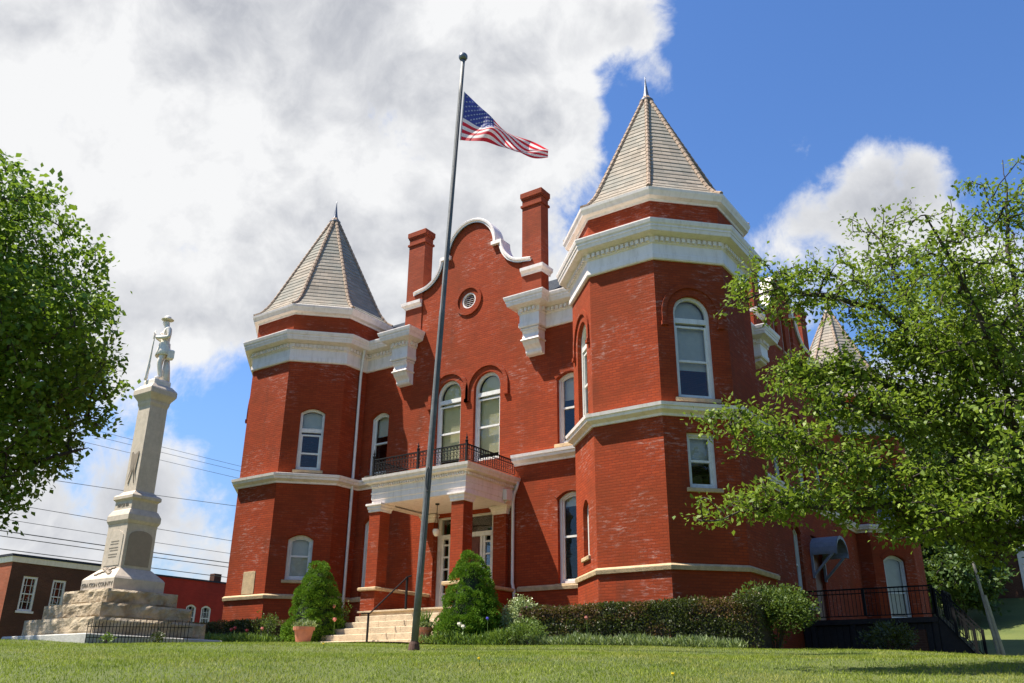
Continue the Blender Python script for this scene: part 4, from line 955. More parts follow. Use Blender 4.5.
def shrub(name, label, x, y, w, h, mat, n, leaf, seed, twigs=12, bark='bark', aspect=.55, shell=.45, cat='shrub', depth=None):
    r = np.random.default_rng(seed); z = float(gz(x, y)); root = thing(name, label, cat, (x, y, z)); depth = depth or w*.8
    lump = 22; lc = in_ellipsoid(lump, (0, 0, h*.52), (w*.36, depth*.36, h*.30), r, .5); per = n//lump; P = []
    for c in lc: k_ = .6+.8*r.random(); P.append(in_ellipsoid(int(per*k_), c, (w*.21*k_, depth*.21*k_, h*.22*k_), r, .1)+r.normal(size=(int(per*k_), 3))*.03)
    P = np.concatenate(P); P = P[P[:, 2] > .02]
    mb = MB()
    for k in range(twigs):
        q = lc[k % lump]; mb.tube([(q[0]*.15, q[1]*.15, -.05), (q[0]*.5, q[1]*.5, q[2]*.5), tuple(q)], [.018, .012, .006], 5)
    mb.build('stem', bark, root)
    leaf_cloud('foliage', P, leaf, mat, root, axis=nrm(P-np.array([0, 0, h*.3]))+np.array([0, 0, .2]), spread=1.0, aspect=aspect, seed=seed)
    return root
shrub('flowering_shrub', 'big loose light green shrub at the right end of the hedge', 10.6, -2.75, 1.95, 1.50, 'leaf_shrub', 7500, .07, 61)
shrub('variegated_shrub', 'small bush of cream and green leaves beside the right spruce', 4.45, -3.35, 1.05, 1.32, 'leaf_pale', 4200, .055, 62)
shrub('rose_bush', 'thin rose bush between the left spruce and the rain pipe', -1.75, -3.35, .8, 1.35, 'leaf_shrub', 520, .06, 63, bark='bark_pale')
shrub('leafy_bush', 'pale twiggy bush between the left hedge and the spruce', -4.0, -4.0, .9, 1.0, 'leaf_shrub', 700, .06, 64)
shrub('perennial_clump', 'soft green mounded plant before the right hedge', 5.35, -4.35, 1.0, .62, 'leaf_bed', 2600, .07, 65, aspect=.25)
shrub('plum_shrub', 'narrow plum coloured shrub left of the right hedge', 4.75, -3.55, .5, .95, 'petal_plum', 500, .05, 66)
shrub('burning_bush', 'low dark bush at the foot of the side landing', 12.1, 1.2, 1.3, .8, 'leaf_hedge', 1400, .08, 67)

# planting beds: low ground cover nobody could count
def bed(name, x0, x1, y0, y1, h, n, mat, seed):
    r = np.random.default_rng(seed); px = x0+(x1-x0)*r.random(n); py = y0+(y1-y0)*r.random(n)
    P = np.stack([px, py, gz(px, py)+h*r.random(n)*(.6+.5*np.sin(px*2.3+seed)**2)], 1)
    o = leaf_cloud(name, P, .13, mat, None, axis=np.array([0, -.25, 1.0]), spread=.7, aspect=.22, seed=seed); tag(o, kind='stuff'); return o
tag(bed('ground_cover', 4.6, 10.4, -4.45, -3.75, .16, 5200, 'leaf_bed_grey', 71), 'low grey green ground cover in front of the right hedge')
tag(bed('flower_bed', 2.55, 5.0, -5.0, -4.2, .26, 3400, 'leaf_bed', 72), 'green leafy flower bed in front of the right spruce')
tag(bed('flower_bed', -6.6, -3.3, -5.3, -3.95, .24, 6000, 'leaf_bed', 73), 'grassy flower bed in front of the left hedge')
tag(bed('flower_bed', -9.0, -6.6, -5.0, -3.95, .16, 3000, 'leaf_bed', 74), 'grassy bed edge behind the monument')
def flower(name, label, x, y, h, mat, rad, group=None, cup=True):
    z = float(gz(x, y)); root = thing(name, label, 'flower', (x, y, z), 0, group)
    mb = MB(); mb.tube([(0, 0, 0), (.01, 0, h*.6), (0, .01, h)], .007, 5); mb.build('stem', 'leaf_bed', root)
    mb = MB()
    for k in range(6):
        a = k*1.047; c, s = math.cos(a), math.sin(a); t0 = np.array([-s, c, 0])*rad*.55
        for q0, q1, r0, r1 in ((0, .5, .3, 1.0), (.5, 1.0, 1.0, .75)):
            A = np.array([c*rad*r0, s*rad*r0, h+q0*rad*2.2]); B = np.array([c*rad*r1, s*rad*r1, h+q1*rad*2.2]); w0, w1 = (1.0 if q0 else .4), (.35 if q1 == 1 else 1.0)
            mb.face([A-t0*w0, A+t0*w0, B+t0*w1, B-t0*w1])
    mb.build('bloom', mat, root)
for i, (x, y, h, lab) in enumerate([(-5.35, -4.2, .42, 'red tulip behind the monument, left of the other two'), (-5.0, -4.35, .46, 'tallest of the red tulips before the left hedge'), (-4.75, -4.1, .40, 'red tulip right of the tallest red tulip')]): flower('tulip', lab, x, y, h, 'petal_red', .045, 'red tulips before the left hedge')
flower('tulip', 'coral pink tulip beside the twiggy bush at left', -3.55, -4.55, .42, 'petal_pink', .045)
flower('tulip', 'cream white tulip before the right spruce, left of the pair', 3.78, -4.85, .44, 'petal_white', .045, 'white tulips'); flower('tulip', 'cream white tulip before the right spruce, right of the pair', 3.92, -4.88, .38, 'petal_white', .045, 'white tulips')
flower('iris', 'blue iris right of the white tulips', 4.42, -4.6, .58, 'petal_blue', .035)
flower('rose', 'peach rose beside the left rain pipe', -1.62, -3.7, 1.0, 'petal_pink', .045); flower('rose', 'peach rose low beside the steps', -1.35, -3.9, .62, 'petal_pink', .05)
flower('poppy', 'orange flower in front of the right hedge', 6.7, -3.9, .55, 'petal_pink', .04)
for i, (x, y, lab) in enumerate([(11.1, -13.9, 'yellow dandelion in the lawn nearest the right'), (5.9, -11.2, 'yellow dandelion in the lawn right of the monument'), (13.4, -14.0, 'yellow dandelion in the lawn at the lower right')]):
    flower('dandelion', lab, x, y, .07, 'petal_yellow', .014, 'dandelions in the lawn')
def pot(label, x, y, rad, h, seed, tall=False):
    z = float(gz(x, y))+.05; root = thing('potted_plant', label, 'plant pot', (x, y, z))
    mb = MB(); mb.lathe((0, 0, 0), [(0, .0), (rad*.66, 0), (rad*.9, h*.8), (rad*1.03, h*.8), (rad*1.05, h), (rad*.9, h), (rad*.86, h*.9)], 20); mb.build('pot', 'terracotta', root, smooth=False)
    mb = MB(); mb.lathe((0, 0, 0), [(rad*.88, h*.9), (0, h*.93)], 16); mb.build('soil', 'soil', root)
    r = np.random.default_rng(seed); P = in_ellipsoid(420, (0, 0, h*1.1), (rad*1.2, rad*1.2, h*.30), r, .3); P = P[P[:, 2] > h*.9]
    leaf_cloud('plant', P, .06, 'leaf_bed_grey', root, axis=np.array([0, 0, .6]), spread=1.2, seed=seed)
    if tall:
        P = np.stack([r.normal(size=60)*.05, r.normal(size=60)*.05, np.full(60, h*.95)], 1); leaf_cloud('plant', P, .40, 'leaf_bed', root, axis=np.array([0, 0, 1.0]), spread=.35, aspect=.08, seed=seed+1)
pot('wide terracotta pot with grey green plant before the left spruce', -.80, -5.5, .27, .40, 81)
pot('orange terracotta pot with grassy plant right of the steps', 2.62, -4.75, .20, .38, 82, True)

# ------------------------------------------------------------------ monument
MX, MY = -2.53, -9.69; mz = float(gz(MX, MY)); MO = thing('war_memorial', 'stone soldier memorial with a tall tapering shaft on rough stone steps', 'monument', (MX, MY, 0))
def frust(name, prof, mat, parent=None):
    mb = MB(); mb.sweep([(-1, -1), (1, -1), (1, 1), (-1, 1)], [(h-1, z) for h, z in prof], True); return mb.build(name, mat, parent or MO)
frust('base_slab', [(1.70, -.1), (1.70, .455), (1.68, .475)], 'concrete')
def rough(h, z0, z1, seed):
    mb = MB(); n = 22; m = 6; r = random.Random(seed)
    for k in range(4):
        T = TF(0, 0, k*math.pi/2); G = []
        for j in range(m+1):
            row = []
            for i in range(n+1):
                x = -h+2*h*i/n; z = z0+(z1-z0)*j/m; p = T(x, -h, z); edge = (i in (0, n)) or (j in (0, m))
                d = 0 if edge else .05*(mnoise.noise(Vector(p)*3.1+Vector((seed, 0, 0)))+.7*mnoise.noise(Vector(p)*8.0)+.5)
                row.append(T(x, -h-d, z))
            G.append(row)
        for j in range(m):
            for i in range(n): mb.face([G[j][i], G[j][i+1], G[j+1][i+1], G[j+1][i]])
        if h > 1:      # joint between stones
            pass
    mb.face([(-h, -h, z1), (h, -h, z1), (h, h, z1), (-h, h, z1)]); return mb.build('rough_step', 'rock_face', MO)
rough(1.41, .475, .83, 1); rough(1.155, .834, 1.155, 2); rough(.897, 1.159, 1.48, 3)
db = frust('die_base', [(.655, 1.484), (.655, 1.75), (.62, 1.80), (.415, 2.005), (.405, 2.01)], 'granite')
die = frust('die', [(.398, 2.014), (.392, 2.90), (.392, 2.98), (.40, 3.05)], 'granite')
cp = frust('cap', [(.40, 3.054), (.41, 3.07), (.437, 3.13), (.437, 3.25), (.42, 3.29), (.375, 3.38), (.352, 3.40), (.345, 3.60), (.36, 3.63), (.395, 3.66), (.395, 3.73), (.36, 3.77), (.30, 3.80)], 'granite')
sf = frust('shaft', [(.305, 3.804), (.255, 3.86), (.247, 6.02), (.25, 6.03), (.272, 6.10), (.275, 6.16)], 'granite')
frust('capital', [(.277, 6.164), (.29, 6.20), (.355, 6.30), (.375, 6.34), (.375, 6.46), (.36, 6.49), (.27, 6.60), (.25, 6.61)], 'granite')
frust('plinth', [(.235, 6.614), (.235, 6.72), (.225, 6.75)], 'statue_marble')
for k in (0, 1, 2, 3):        # arched tablets sunk into the die
    th = k*math.pi/2; T = TF(.396*math.sin(th), -.396*math.cos(th), th)
    mb = MB(); w = .31; pts = [(-w, 2.08), (w, 2.08), (w, 2.72)]+[(w*math.cos(a)*1.0, 2.74+.16*math.sin(a)) for a in np.linspace(0, math.pi, 12)][1:-1]+[(-w, 2.72)]
    mb.poly(pts, [], lambda x, y, z: T(x, -.012, z))
    n = len(pts)
    for i in range(n):
        a, b = pts[i], pts[(i+1) % n]; mb.face([T(a[0], .02, a[1]), T(b[0], .02, b[1]), T(b[0], -.012, b[1]), T(a[0], -.012, a[1])])
    pl = mb.build('tablet', 'granite' if k == 0 else 'dark_granite', die)
    if k == 0:
        lb = MB(); rr = random.Random(2)        # worn, unreadable carved lines
        for j, z in enumerate((2.62, 2.56, 2.47, 2.41, 2.32, 2.26)):
            x = -.18+rr.random()*.05
            while x < .17:
                dx = .02+.03*rr.random(); q = [T(x, -.014, z), T(x+dx*.8, -.014, z), T(x+dx*.8, -.014, z+.028), T(x, -.014, z+.028)]; lb.face(q); x += dx
        lb.build('carved_lines', 'engraved', die)
def text_mesh(body, size, name, parent, loc, rot, mat, ext=.006):
    cu = bpy.data.curves.new(name, 'FONT'); cu.body = body; cu.size = size; cu.align_x = 'CENTER'; cu.align_y = 'CENTER'; cu.extrude = ext; cu.resolution_u = 3
    tmp = bpy.data.objects.new('tmp', cu); COL.objects.link(tmp); dg = bpy.context.evaluated_depsgraph_get(); me = bpy.data.meshes.new_from_object(tmp.evaluated_get(dg)); bpy.data.objects.remove(tmp)
    me.materials.clear(); me.materials.append(MATS[mat]); o = link(name, me, parent, loc); o.rotation_euler = rot; return o
text_mesh('GRAYSON COUNTY', .135, 'lettering', db, (0, -.659, 1.62), (math.pi/2, 0, 0), 'engraved')
text_mesh('VIRGINIA', .12, 'lettering', cp, (0, -.352, 3.50), (math.pi/2, 0, 0), 'engraved')
# relief on the sloping face: crossed leafy sprays; on the shaft: two crossed furled flags
mb = MB(); tilt = math.atan2(.205, .205)
for s in (-1, 1):
    for k in range(6):
        x = s*(-.26+.09*k); zz = .06+.03*k; y = -.62+zz*.95; z = 1.80+zz*.98
        mb.obox((x, y-.004, z+.012), (.055, 0, 0), (0, .014, .014), (0, -.012, .012))
        mb.obox((x, y-.004+.02, z+.02), (.025, .02, .02), (s*.012, .02, .02), (0, -.012, .012))
mb.build('relief', 'dark_granite', db)
mb = MB()
for s in (-1, 1):
    mb.bar((s*.12, -.262, 4.05), (-s*.12, -.258, 4.85), .022, .02)
    mb.faces([(s*.02, -.268, 4.45), (s*.17, -.272, 4.10), (s*.11, -.276, 4.35), (s*.15, -.270, 4.85), (-s*.07, -.266, 4.75)], [(0, 1, 2), (0, 2, 3), (0, 3, 4)])
mb.build('relief', 'dark_granite', sf)
# soldier: one grown skin
def skin_mesh(verts, edges, radii, name, mat, parent, loc, root=0, levels=2):
    me = bpy.data.meshes.new('tmp'); me.from_pydata(verts, edges, []); ob = bpy.data.objects.new('tmp', me); COL.objects.link(ob)
    ob.modifiers.new('s', 'SKIN'); sm = ob.modifiers.new('u', 'SUBSURF'); sm.levels = levels; sm.render_levels = levels
    for i, q in enumerate(radii):
        sv = me.skin_vertices[0].data[i]; sv.radius = (q, q) if not hasattr(q, '__len__') else q; sv.use_root = (i == root)
    dg = bpy.context.evaluated_depsgraph_get(); out = bpy.data.meshes.new_from_object(ob.evaluated_get(dg)); bpy.data.objects.remove(ob)
    out.materials.clear(); out.materials.append(MATS[mat]); out.polygons.foreach_set('use_smooth', [True]*len(out.polygons)); out.name = name
    return link(name, out, parent, loc)
J = [(0, .02, .93), (0, .02, 1.10), (0, .03, 1.28), (0, .03, 1.42), (0, .01, 1.52), (0, -.01, 1.60), (0, -.02, 1.70),
     (.17, .03, 1.42), (.25, .06, 1.18), (.10, -.17, 1.16), (.02, -.24, 1.20), (-.17, .03, 1.42), (-.26, .04, 1.19), (-.12, -.18, 1.22), (-.01, -.25, 1.27),
     (.10, .02, .85), (.12, -.06, .48), (.12, .03, .10), (.14, -.12, .045), (-.10, .02, .85), (-.11, .0, .48), (-.11, .06, .10), (-.14, -.09, .045)]
JE = [(0, 1), (1, 2), (2, 3), (3, 4), (4, 5), (5, 6), (3, 7), (7, 8), (8, 9), (9, 10), (3, 11), (11, 12), (12, 13), (13, 14), (0, 15), (15, 16), (16, 17), (17, 18), (0, 19), (19, 20), (20, 21), (21, 22)]
JR = [(.14, .12), (.135, .115), (.16, .12), (.13, .10), .055, (.072, .085), (.068, .08), .075, .055, .044, .034, .075, .055, .044, .034, .095, .07, .052, .042, .095, .07, .052, .042]
st = skin_mesh(J, JE, JR, 'statue', 'statue_marble', MO, (0, 0, 6.75)); st.rotation_euler = (0, 0, -.40)
mb = MB(); mb.lathe((0, -.01, 1.715), [(.0, .0), (.09, .0), (.155, .012), (.162, .022), (.152, .028), (.092, .02), (.092, .055), (.082, .10), (.05, .125), (0, .13)], 20); mb.build('hat', 'statue_marble', st, smooth=True)
mb = MB(); prof = [(.165, 1.05), (.17, .98), (.20, .84), (.225, .70), (.215, .695), (.15, .95)]; n = 20; b = 0
for rr_, z in prof:
    for k in range(n):
        a = 2*math.pi*k/n; q = rr_*(1+.035*math.sin(a*7)*(1.1-z)*2); mb.vert((q*math.cos(a)*1.05, .02+q*math.sin(a)*.85, z))
for i in range(len(prof)-1):
    for k in range(n): mb.f.append((i*n+k, i*n+(k+1) % n, (i+1)*n+(k+1) % n, (i+1)*n+k)); mb.m.append(0)
mb.build('coat', 'statue_marble', st, smooth=True)
mb = MB(); mb.tube([(-.03, -.30, 0.0), (-.025, -.29, .06), (-.02, -.285, .28), (-.015, -.275, .55), (0, -.262, 1.05), (.0, -.255, 1.38)], [.035, .045, .038, .028, .018, .014], 8)
mb.bar((-.01, -.25, .42), (-.01, -.25, .30), .02); mb.build('rifle', 'statue_marble', st, smooth=True)
mb = MB()
for (cx_, cz) in ((.015, 1.20), (-.005, 1.27)):     # fingers closed round the barrel
    for k in range(5):
        L_f = (.055, .06, .064, .06, .05)[k]
        a0 = np.linspace(-.6, 2.6*L_f/.06, 6); mb.tube([(cx_*.3+.03*math.cos(q+1.2), -.258-.03*math.sin(q+1.2), cz-.04+k*.019) for q in a0], [.011, .011, .010, .010, .009, .007], 5)
mb.lathe((0, -.105, 1.625), [(0, -.02), (.016, -.015), (.012, .01), (.004, .03), (0, .032)], 6)       # nose
mb.tube([(-.05, -.085, 1.668), (0, -.10, 1.672), (.05, -.085, 1.668)], .012, 5); mb.tube([(-.03, -.09, 1.575), (0, -.10, 1.577), (.03, -.09, 1.575)], .009, 5)
mb.build('face_and_fingers', 'statue_marble', st, smooth=True)
mb = MB(); mb.box((.06, .10, .60), (.22, .26, .86), 0, .03); mb.tube([(-.16, -.02, 1.46), (.02, -.13, 1.30), (.17, .0, 1.05), (.17, .12, .84)], .02, 6); mb.build('haversack', 'statue_marble', st)
mb = MB(); mb.tube([(.0, .17, 0), (.01, .16, .3), (.0, .14, .62)], [.13, .10, .07], 9); mb.build('tree_stump', 'statue_marble', st, smooth=True)
# little iron fence beside the slab
FE = thing('garden_fence', 'low black iron picket fence along the memorial base slab', 'fence', (-.62, -10.3, float(gz(-.62, -10.3))))
mb = MB(); fz = FE.location.z; r = random.Random(4); pts = [(-.62, -11.5), (-.55, -10.6), (-.62, -9.75), (-.50, -9.1)]
for (x0, y0), (x1, y1) in zip(pts[:-1], pts[1:]):
    L = math.hypot(x1-x0, y1-y0); n = int(L/.075)
    for k in range(n):
        f = k/n; x, y = x0+(x1-x0)*f, y0+(y1-y0)*f; z = float(gz(x, y))-fz; h = .40+.05*(k % 2)
        mb.bar((x+.62, y+10.3, z-.05), (x+.62+r.uniform(-.01, .01), y+10.3, z+h), .011); mb.faces([(x+.60, y+10.3, z+h), (x+.64, y+10.3, z+h), (x+.62, y+10.3, z+h+.05)], [(0, 1, 2)])
    for zz in (.12, .33): mb.bar((x0+.62, y0+10.3, float(gz(x0, y0))-fz+zz), (x1+.62, y1+10.3, float(gz(x1, y1))-fz+zz), .013)
mb.build('picket_panel', 'black_iron', FE)
shrub('weed_clump', 'small dark weed against the memorial fence', -.42, -10.0, .34, .2, 'leaf_hedge', 200, .06, 91, 5); shrub('weed_clump', 'small green weed at the left end of the memorial fence', -.35, -11.2, .25, .16, 'leaf_bed', 160, .06, 92, 5)

# ------------------------------------------------------------------ flagpole and flag
PB = np.array([7.083, -10.296, .06]); PT = np.array([7.462, -10.034, 12.082])
FP = thing('flagpole', 'grey tapering metal flagpole standing in the lawn', 'flagpole', tuple(PB)); dp = PT-PB
mb = MB(); mb.tube([dp*f for f in (0, .12, .5, .508, .51, .93, 1.0)], [.062, .060, .055, .055, .050, .044, .042], 16); mb.build('pole', 'pole_metal', FP, smooth=True)
mb = MB(); mb.lathe((0, 0, -.15), [(.0, .28), (.072, .28), (.085, .24), (.10, .15), (.105, .0)], 16); mb.build('base_collar', 'rust', FP)
mb = MB(); c = dp; mb.lathe((c[0], c[1], c[2]), [(.0, -.02), (.045, 0), (.045, .05)]+[(.10*math.sin(a), .135-.10*math.cos(a)) for a in np.linspace(.35, math.pi, 9)], 14); mb.build('ball', 'lead', FP, smooth=True)
sd = nrm(np.cross(dp, np.array([-.53, .76, .0]))); sd = -sd if np.dot(sd, RX) > 0 else sd
mb = MB(); mb.tube([dp*f+np.array([.07, -.09, 0])*(1.0-.3*f)+np.array([.02*math.sin(f*9), 0, 0]) for f in np.linspace(.10, .985, 24)], .010, 5); 
for k in range(5): mb.tube([dp*.235+np.array([.08+.03*k/5, -.10, 0])+np.array([.05*math.sin(q), -.02*k/5, .22*math.cos(q)]) for q in np.linspace(0, 6.28, 12)], .009, 4)
mb.build('rope', 'cable', FP)
# cloth: grid bent by the wind
def flag():
    ax = dp/np.linalg.norm(dp); f0 = .915; top = PB+dp*f0+(RX*.055)*1.0; H = 1.06; Lg = 2.05
    e = nrm(np.array([RX[0], RX[1], 0])); back = nrm(np.array([FW[0], FW[1], 0]))
    n, m = 60, 39; sg = np.linspace(0, 1, n+1)
    # measured edges of the cloth relative to the head of the hoist: the fly twists and folds away
    ET = np.array([[.078, .054, .23], [.271, .285, -.016], [.558, .411, -.441], [.599, .683, -.522], [.679, 1.018, -.509], [1.007, 1.184, -.744], [1.242, 1.53, -.814]])
    EB = np.array([[.038, .026, -.988], [.36, .104, -1.117], [.693, .139, -1.201], [.802, .41, -1.21], [.909, .691, -1.213], [1.238, .834, -1.403], [1.469, 1.164, -1.318]])
    k5 = np.ones(9)/9
    def curve(E, k):
        cs = np.r_[0, np.cumsum(np.linalg.norm(np.diff(E, axis=0), axis=1))]; a_ = np.interp(sg, cs/cs[-1], E[:, k])
        return np.convolve(np.r_[[2*a_[0]-x for x in a_[4:0:-1]], a_, [2*a_[-1]-x for x in a_[-2:-6:-1]]], k5, 'valid')
    CT, CB = np.stack([curve(ET, k) for k in range(3)], 1), np.stack([curve(EB, k) for k in range(3)], 1)
    top = PB+dp*f0; V = []
    for i in range(n+1):
        s = sg[i]
        for j in range(m+1):
            tt = j/m; p = CT[i]+(CB[i]-CT[i])*tt; w = min(1, s*3)
            V.append(top+p+back*(.13*math.sin(s*9+tt*2.2)*w*math.sin(math.pi*tt)+.05*math.sin(tt*9+s*13)*w)+np.array([0, 0, .03*math.sin(s*14+tt*3)*w*math.sin(math.pi*tt)]))
    V = np.array(V); mb = MB()
    for i in range(n):
        for j in range(m):
            a = i*(m+1)+j; st_ = j//3
            blue = st_ < 7 and (i+.5)/n < .40
            mb.f.append((a, a+1, a+m+2, a+m+1)); mb.m.append(2 if blue else (0 if st_ % 2 == 0 else 1))
    org = PB+dp*f0; mb.v = [tuple(v-org) for v in V]
    def at(u, v):
        x = u*n; y = v*m; i = min(n-1, int(x)); j = min(m-1, int(y)); fx, fy = x-i, y-j
        A, B, C_, D_ = V[i*(m+1)+j], V[(i+1)*(m+1)+j], V[i*(m+1)+j+1], V[(i+1)*(m+1)+j+1]
        return (A*(1-fx)+B*fx)*(1-fy)+(C_*(1-fx)+D_*fx)*fy
    rows = 7/13.
    for q in range(9):
        cols = 6 if q % 2 == 0 else 5
        for c_ in range(cols):
            u = .40*((2*c_+1 if q % 2 == 0 else 2*c_+2)/12.); v = rows*(q+1)/10.
            p = at(u, v); d1 = at(u+.005, v)-at(u-.005, v); d1 /= np.linalg.norm(d1); d2 = at(u, v+.005)-at(u, v-.005); d2 -= d1*d2.dot(d1); d2 /= np.linalg.norm(d2); nn = np.cross(d1, d2)
            for sgn in (1, -1):
                pts_ = []
                for k in range(10):
                    a = math.pi/2+k*math.pi/5; rr_ = .030 if k % 2 == 0 else .0125; pts_.append(p-org+d1*rr_*math.cos(a)-d2*rr_*math.sin(a)+nn*.006*sgn)
                mb.face([p-org+nn*.006*sgn]+pts_[:1], 1) if False else None
                for k in range(10): mb.face([p-org+nn*.006*sgn, pts_[k], pts_[(k+1) % 10]], 1)
    root = thing('flag', 'striped flag with white stars on blue flying from the pole', 'flag', tuple(org))
    mb.build('cloth', ['flag_red', 'flag_white', 'flag_blue'], root, smooth=True)
    sb = MB(); sb.tube([V[0]-org, V[m]-org], .013, 6); sb.build('hoist_band', 'flag_white', root)
flag()

# ------------------------------------------------------------------ far buildings and wires
def far_building(label, x, y0, y1, depth, z0, z1, wallm, endm, wins, corn):
    root = thing('brick_building', label, 'building', (x, y0, z0)); mb = MB(); T = TF(0, 0, math.pi/2)
    hs = [outline(w, zb-z0, zs-z0, zt-z0, k) for (_, w, zb, zs, zt, k) in wins]; hs = [[(px+wins[i][0]-y0, pz) for px, pz in h] for i, h in enumerate(hs)]
    mb.poly([(0, -1.5), (y1-y0, -1.5), (y1-y0, z1-z0), (0, z1-z0)], hs, T)
    for h in hs: mb.reveal(h, T, 0, .25)
    mb.build('wall', wallm, root)
    mb = MB(); mb.face([(-depth, 0, -1.5), (0, 0, -1.5), (0, 0, z1-z0), (-depth, 0, z1-z0)]); mb.face([(0, y1-y0, -1.5), (-depth, y1-y0, -1.5), (-depth, y1-y0, z1-z0), (0, y1-y0, z1-z0)]); mb.face([(-depth, y1-y0, -1.5), (-depth, 0, -1.5), (-depth, 0, z1-z0), (-depth, y1-y0, z1-z0)]); mb.build('wall', endm, root)
    mb = MB(); mb.face([(0, 0, z1-z0-.1), (0, y1-y0, z1-z0-.1), (-depth, y1-y0, z1-z0-.1), (-depth, 0, z1-z0-.1)]); mb.build('roof', 'slate_dark', root)
    if corn:
        mb = MB(); mb.sweep([(-depth, 0), (0, 0), (0, y1-y0)], [(0, z1-z0-.30), (.06, z1-z0-.30), (.12, z1-z0-.05), (.14, z1-z0), (0, z1-z0+.02)]); mb.build('cornice', 'white_paint', root)
        mb = MB(); mb.sweep([(-depth, 0), (0, 0), (0, y1-y0)], [(0, z1-z0+.02), (.18, z1-z0+.02), (.18, z1-z0+.14), (0, z1-z0+.16)]); mb.build('roof_edge', 'slate_dark', root)
    else:
        mb = MB(); mb.sweep([(-depth, 0), (0, 0), (0, y1-y0)], [(0, z1-z0-.04), (.08, z1-z0-.04), (.08, z1-z0+.06), (0, z1-z0+.06)]); mb.build('roof_edge', 'slate_dark', root)
    for (cy_, w, zb, zs, zt, k) in wins:
        wo_ = MB(); o, i = outline(w, zb-z0, zs-z0, zt-z0, k), outline(w, zb-z0, zs-z0, zt-z0, k, .12); Tl = TF(0, 0, 0); wo_.ring(o, i, Tl, .04, .2)
        wo_.box((-w/2-.08, -.06, zb-z0-.10), (w/2+.08, .16, zb-z0+.02))
        h = zt-zb
        for f in (.5,): wo_.box((-w/2+.1, .08, zb-z0+h*f-.03), (w/2-.1, .15, zb-z0+h*f+.03))
        for f in (.27, .74): wo_.box((-w/2+.1, .09, zb-z0+h*f-.012), (w/2-.1, .14, zb-z0+h*f+.012))
        for q in (-.17, .17): wo_.box((w*q-.012, .085, zb-z0+.1), (w*q+.012, .145, zt-z0-.1))
        win = wo_.build('window', 'window_paint', root, (0, cy_-y0, 0), math.pi/2)
        p = MB(); p.poly(i, [], TF(0, .13, 0)); p.build('pane', 'window_glass', win); p = MB(); p.poly(i, [], TF(0, .22, 0)); p.build('dark_backing', 'dark_void', win)
    return root
far_building('brown brick building with white sash windows beyond the memorial', -35, 3.5, 11.0, 14, .9, 6.25, 'brown_brick', 'sunlit_brick', [(4.72, .86, 3.32, 5.24, 5.24, 'rect'), (6.45, .82, 3.3, 5.2, 5.2, 'rect')], True)  # end wall coloured orange as sunlit, long wall brown as in shade
fb = far_building('painted red brick building right of the memorial, beside the left tower', -35, 11.05, 25, 12, .9, 6.14, 'painted_red_brick', 'painted_red_brick', [(15.75, .8, 2.9, 4.35, 4.53, 'seg'), (16.95, .8, 2.9, 4.35, 4.53, 'seg')], False)
mb = MB(); mb.box((-1.5, 6.95, 5.1), (-1.0, 7.55, 5.95)); mb.build('chimney', 'brown_brick', fb)
rb_ = thing('brick_house', 'red brick house with a pale corner on the far right slope', 'house', (11.9, 38.6, float(gz(11.9, 38.6))))
mb = MB(); mb.box((-2.2, -.1, -1), (4.6, 6, 4.2)); mb.build('wall', 'brown_brick', rb_); mb = MB(); mb.box((.05, -.16, -.6), (1.2, -.104, 3.2)); mb.build('pale_panel', 'white_paint', rb_)
mb = MB(); mb.faces([(-2.6, -.5, 4.2), (5.0, -.5, 4.2), (5.0, 6.4, 4.2), (-2.6, 6.4, 4.2), (-2.6, 3, 6.2), (5.0, 3, 6.2)], [(0, 1, 5, 4), (2, 3, 4, 5), (1, 2, 5), (3, 0, 4), (0, 3, 2, 1)]); mb.build('roof', 'slate_dark', rb_)
mb = MB(); lean = [(984, 560, 34), (1001, 646, 34)]
def px3(u, v, d):
    q = np.array([(u-512)/FPX, (341.5-v)/FPX, 1.0]); w = q[0]*RX+q[1]*UP+q[2]*FW; return CAM+w*d/math.hypot(w[0], w[1])
# two leaning poles by the right slope (surveyed positions)
for nm, lab, a, b, rd in (('wooden_pole', 'tall grey wooden pole leaning at the right slope', (13.15, 11.95, 3.62), (13.12, 11.93, .55), .06), ('wooden_pole', 'short grey stake beside the tall leaning pole', (13.30, 12.0, 2.50), (13.26, 11.98, .5), .075)):
    b = np.array(b); a = np.array(a)+np.array([-.30, -.2, 0]); root = tag(MB().build(nm, 'post_wood', None, tuple(b)), lab, 'pole'); me = root.data
    m2 = MB(); m2.tube([(0, 0, -.3), tuple(a-b)], [rd, rd*.8], 8); bpy.data.objects.remove(root); root = tag(m2.build(nm, 'post_wood', None, tuple(b)), lab, 'pole')
for pz, py, lab in ((12.8, -34, 'wooden utility pole carrying wires at the far left street'), (12.8, 62, 'wooden utility pole carrying wires beyond the courthouse')):
    z = float(gz(-30, py)); root = thing('utility_pole', lab, 'utility pole', (-30, py, z))
    mb = MB(); mb.tube([(0, 0, -.5), (0, 0, 13.4-z+.8)], [.16, .11], 9); mb.build('pole', 'bark_pale', root); mb = MB(); mb.bar((-1.1, 0, 13.0-z), (1.1, 0, 13.0-z), .1); mb.bar((-1.1, 0, 12.0-z), (1.1, 0, 12.0-z), .1); mb.build('crossarm', 'bark_pale', root)
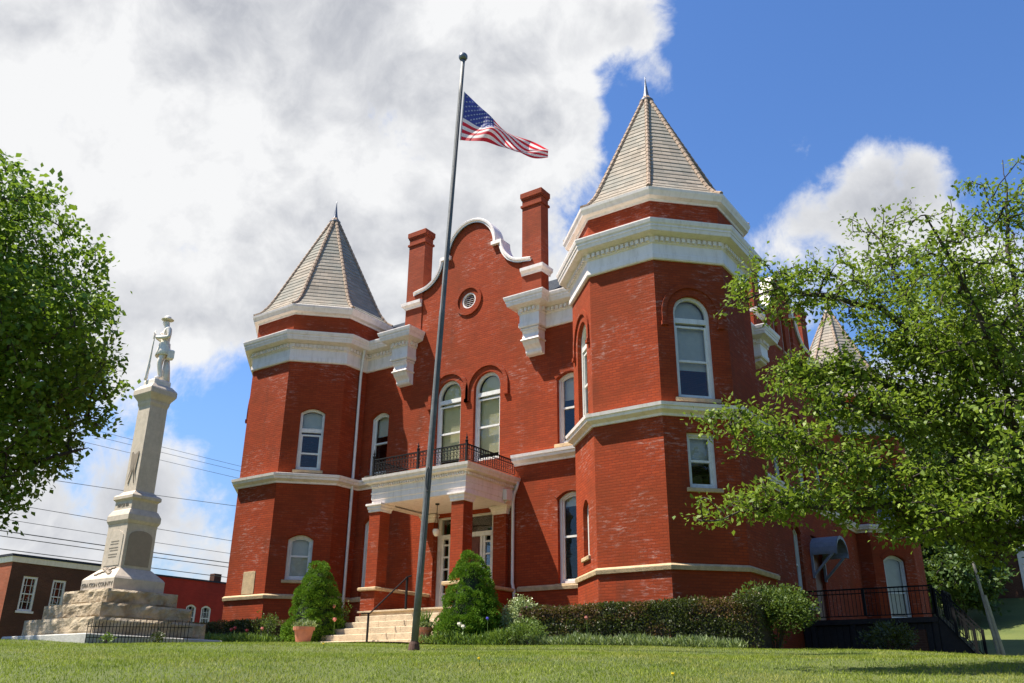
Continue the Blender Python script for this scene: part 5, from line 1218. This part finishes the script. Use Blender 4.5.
WZ = [(10.05, .016, 'single black wire crossing the shaft of the memorial', 1.9), (8.14, .016, 'black wire just above the tablet of the memorial', 1.0), (7.35, .014, 'thin black wire across the middle of the memorial tablet', .8), (6.72, .026, 'thick upper cable low over the far red building', .7), (6.47, .022, 'thick lower cable low over the far red building', .7),
      (13.05, .012, 'faint topmost wire in the sky left of the left tower', .8), (12.72, .012, 'faint second wire in the sky left of the left tower', .8), (12.24, .012, 'faint third wire in the sky left of the left tower', .6), (5.85, .022, 'lowest cable just above the far brown roof', .3)]
for z, rd, lab, sag in WZ:
    mb = MB(); P = []
    for f in np.linspace(0, 1, 25): yy = -34+96*f; P.append((0, yy+34, z-z+sag*((2*((yy-8)/96))**2)-.0+(.05*(yy-8) if z == 10.05 else 0)))
    mb.tube(P, rd, 5); tag(mb.build('overhead_wire', 'cable', None, (-30+(rd*20-.3), -34, z)), lab, 'wire', 'overhead wires over the far street')

# ------------------------------------------------------------------ grass
r = np.random.default_rng(99); n = 330000
d = 6.2+20*r.random(n)**1.25; a = -.80+1.62*r.random(n)
fx, fy = -.5697, .8219; gx = CAM[0]+d*(fx*np.cos(a)+fy*np.sin(a)); gy = CAM[1]+d*(fy*np.cos(a)-fx*np.sin(a))
bad = (gx > -2.9) & (gx < 3.2) & (gy > -6.35) | (np.abs(gx-MX) < 1.72) & (np.abs(gy-MY) < 1.72) | (gy > -4.0) & (gx < 10.6) | (gy > 9) | ((gx-7.08)**2+(gy+10.3)**2 < .02)
gx, gy = gx[~bad], gy[~bad]; n = len(gx); b = np.stack([gx, gy, gz(gx, gy)-.008], 1)
tuft = np.array([mnoise.noise(Vector((x*.9, y*.9, 0))) for x, y in zip(gx[::1], gy[::1])])
h = (.022+.022*r.random(n)+.014*np.clip(tuft, -1, 1)+.05*(r.random(n) > .996))[:, None]; an = r.random(n)*6.283; s = np.stack([np.cos(an), np.sin(an), 0*an], 1); ln_ = r.normal(size=(n, 3))*np.array([.45, .45, 0])
tip = b+h*(np.array([0, 0, 1.0])+ln_); wd = (.004+.003*r.random(n))[:, None]
V = np.stack([b-s*wd, b+s*wd, tip], 1).reshape(-1, 3); k = np.arange(n)*3
tag(raw_mesh('grass', V, np.stack([k, k+1, k+2], 1), 'grass_blade'), 'short mown green grass of the lawn', None, None, 'stuff')
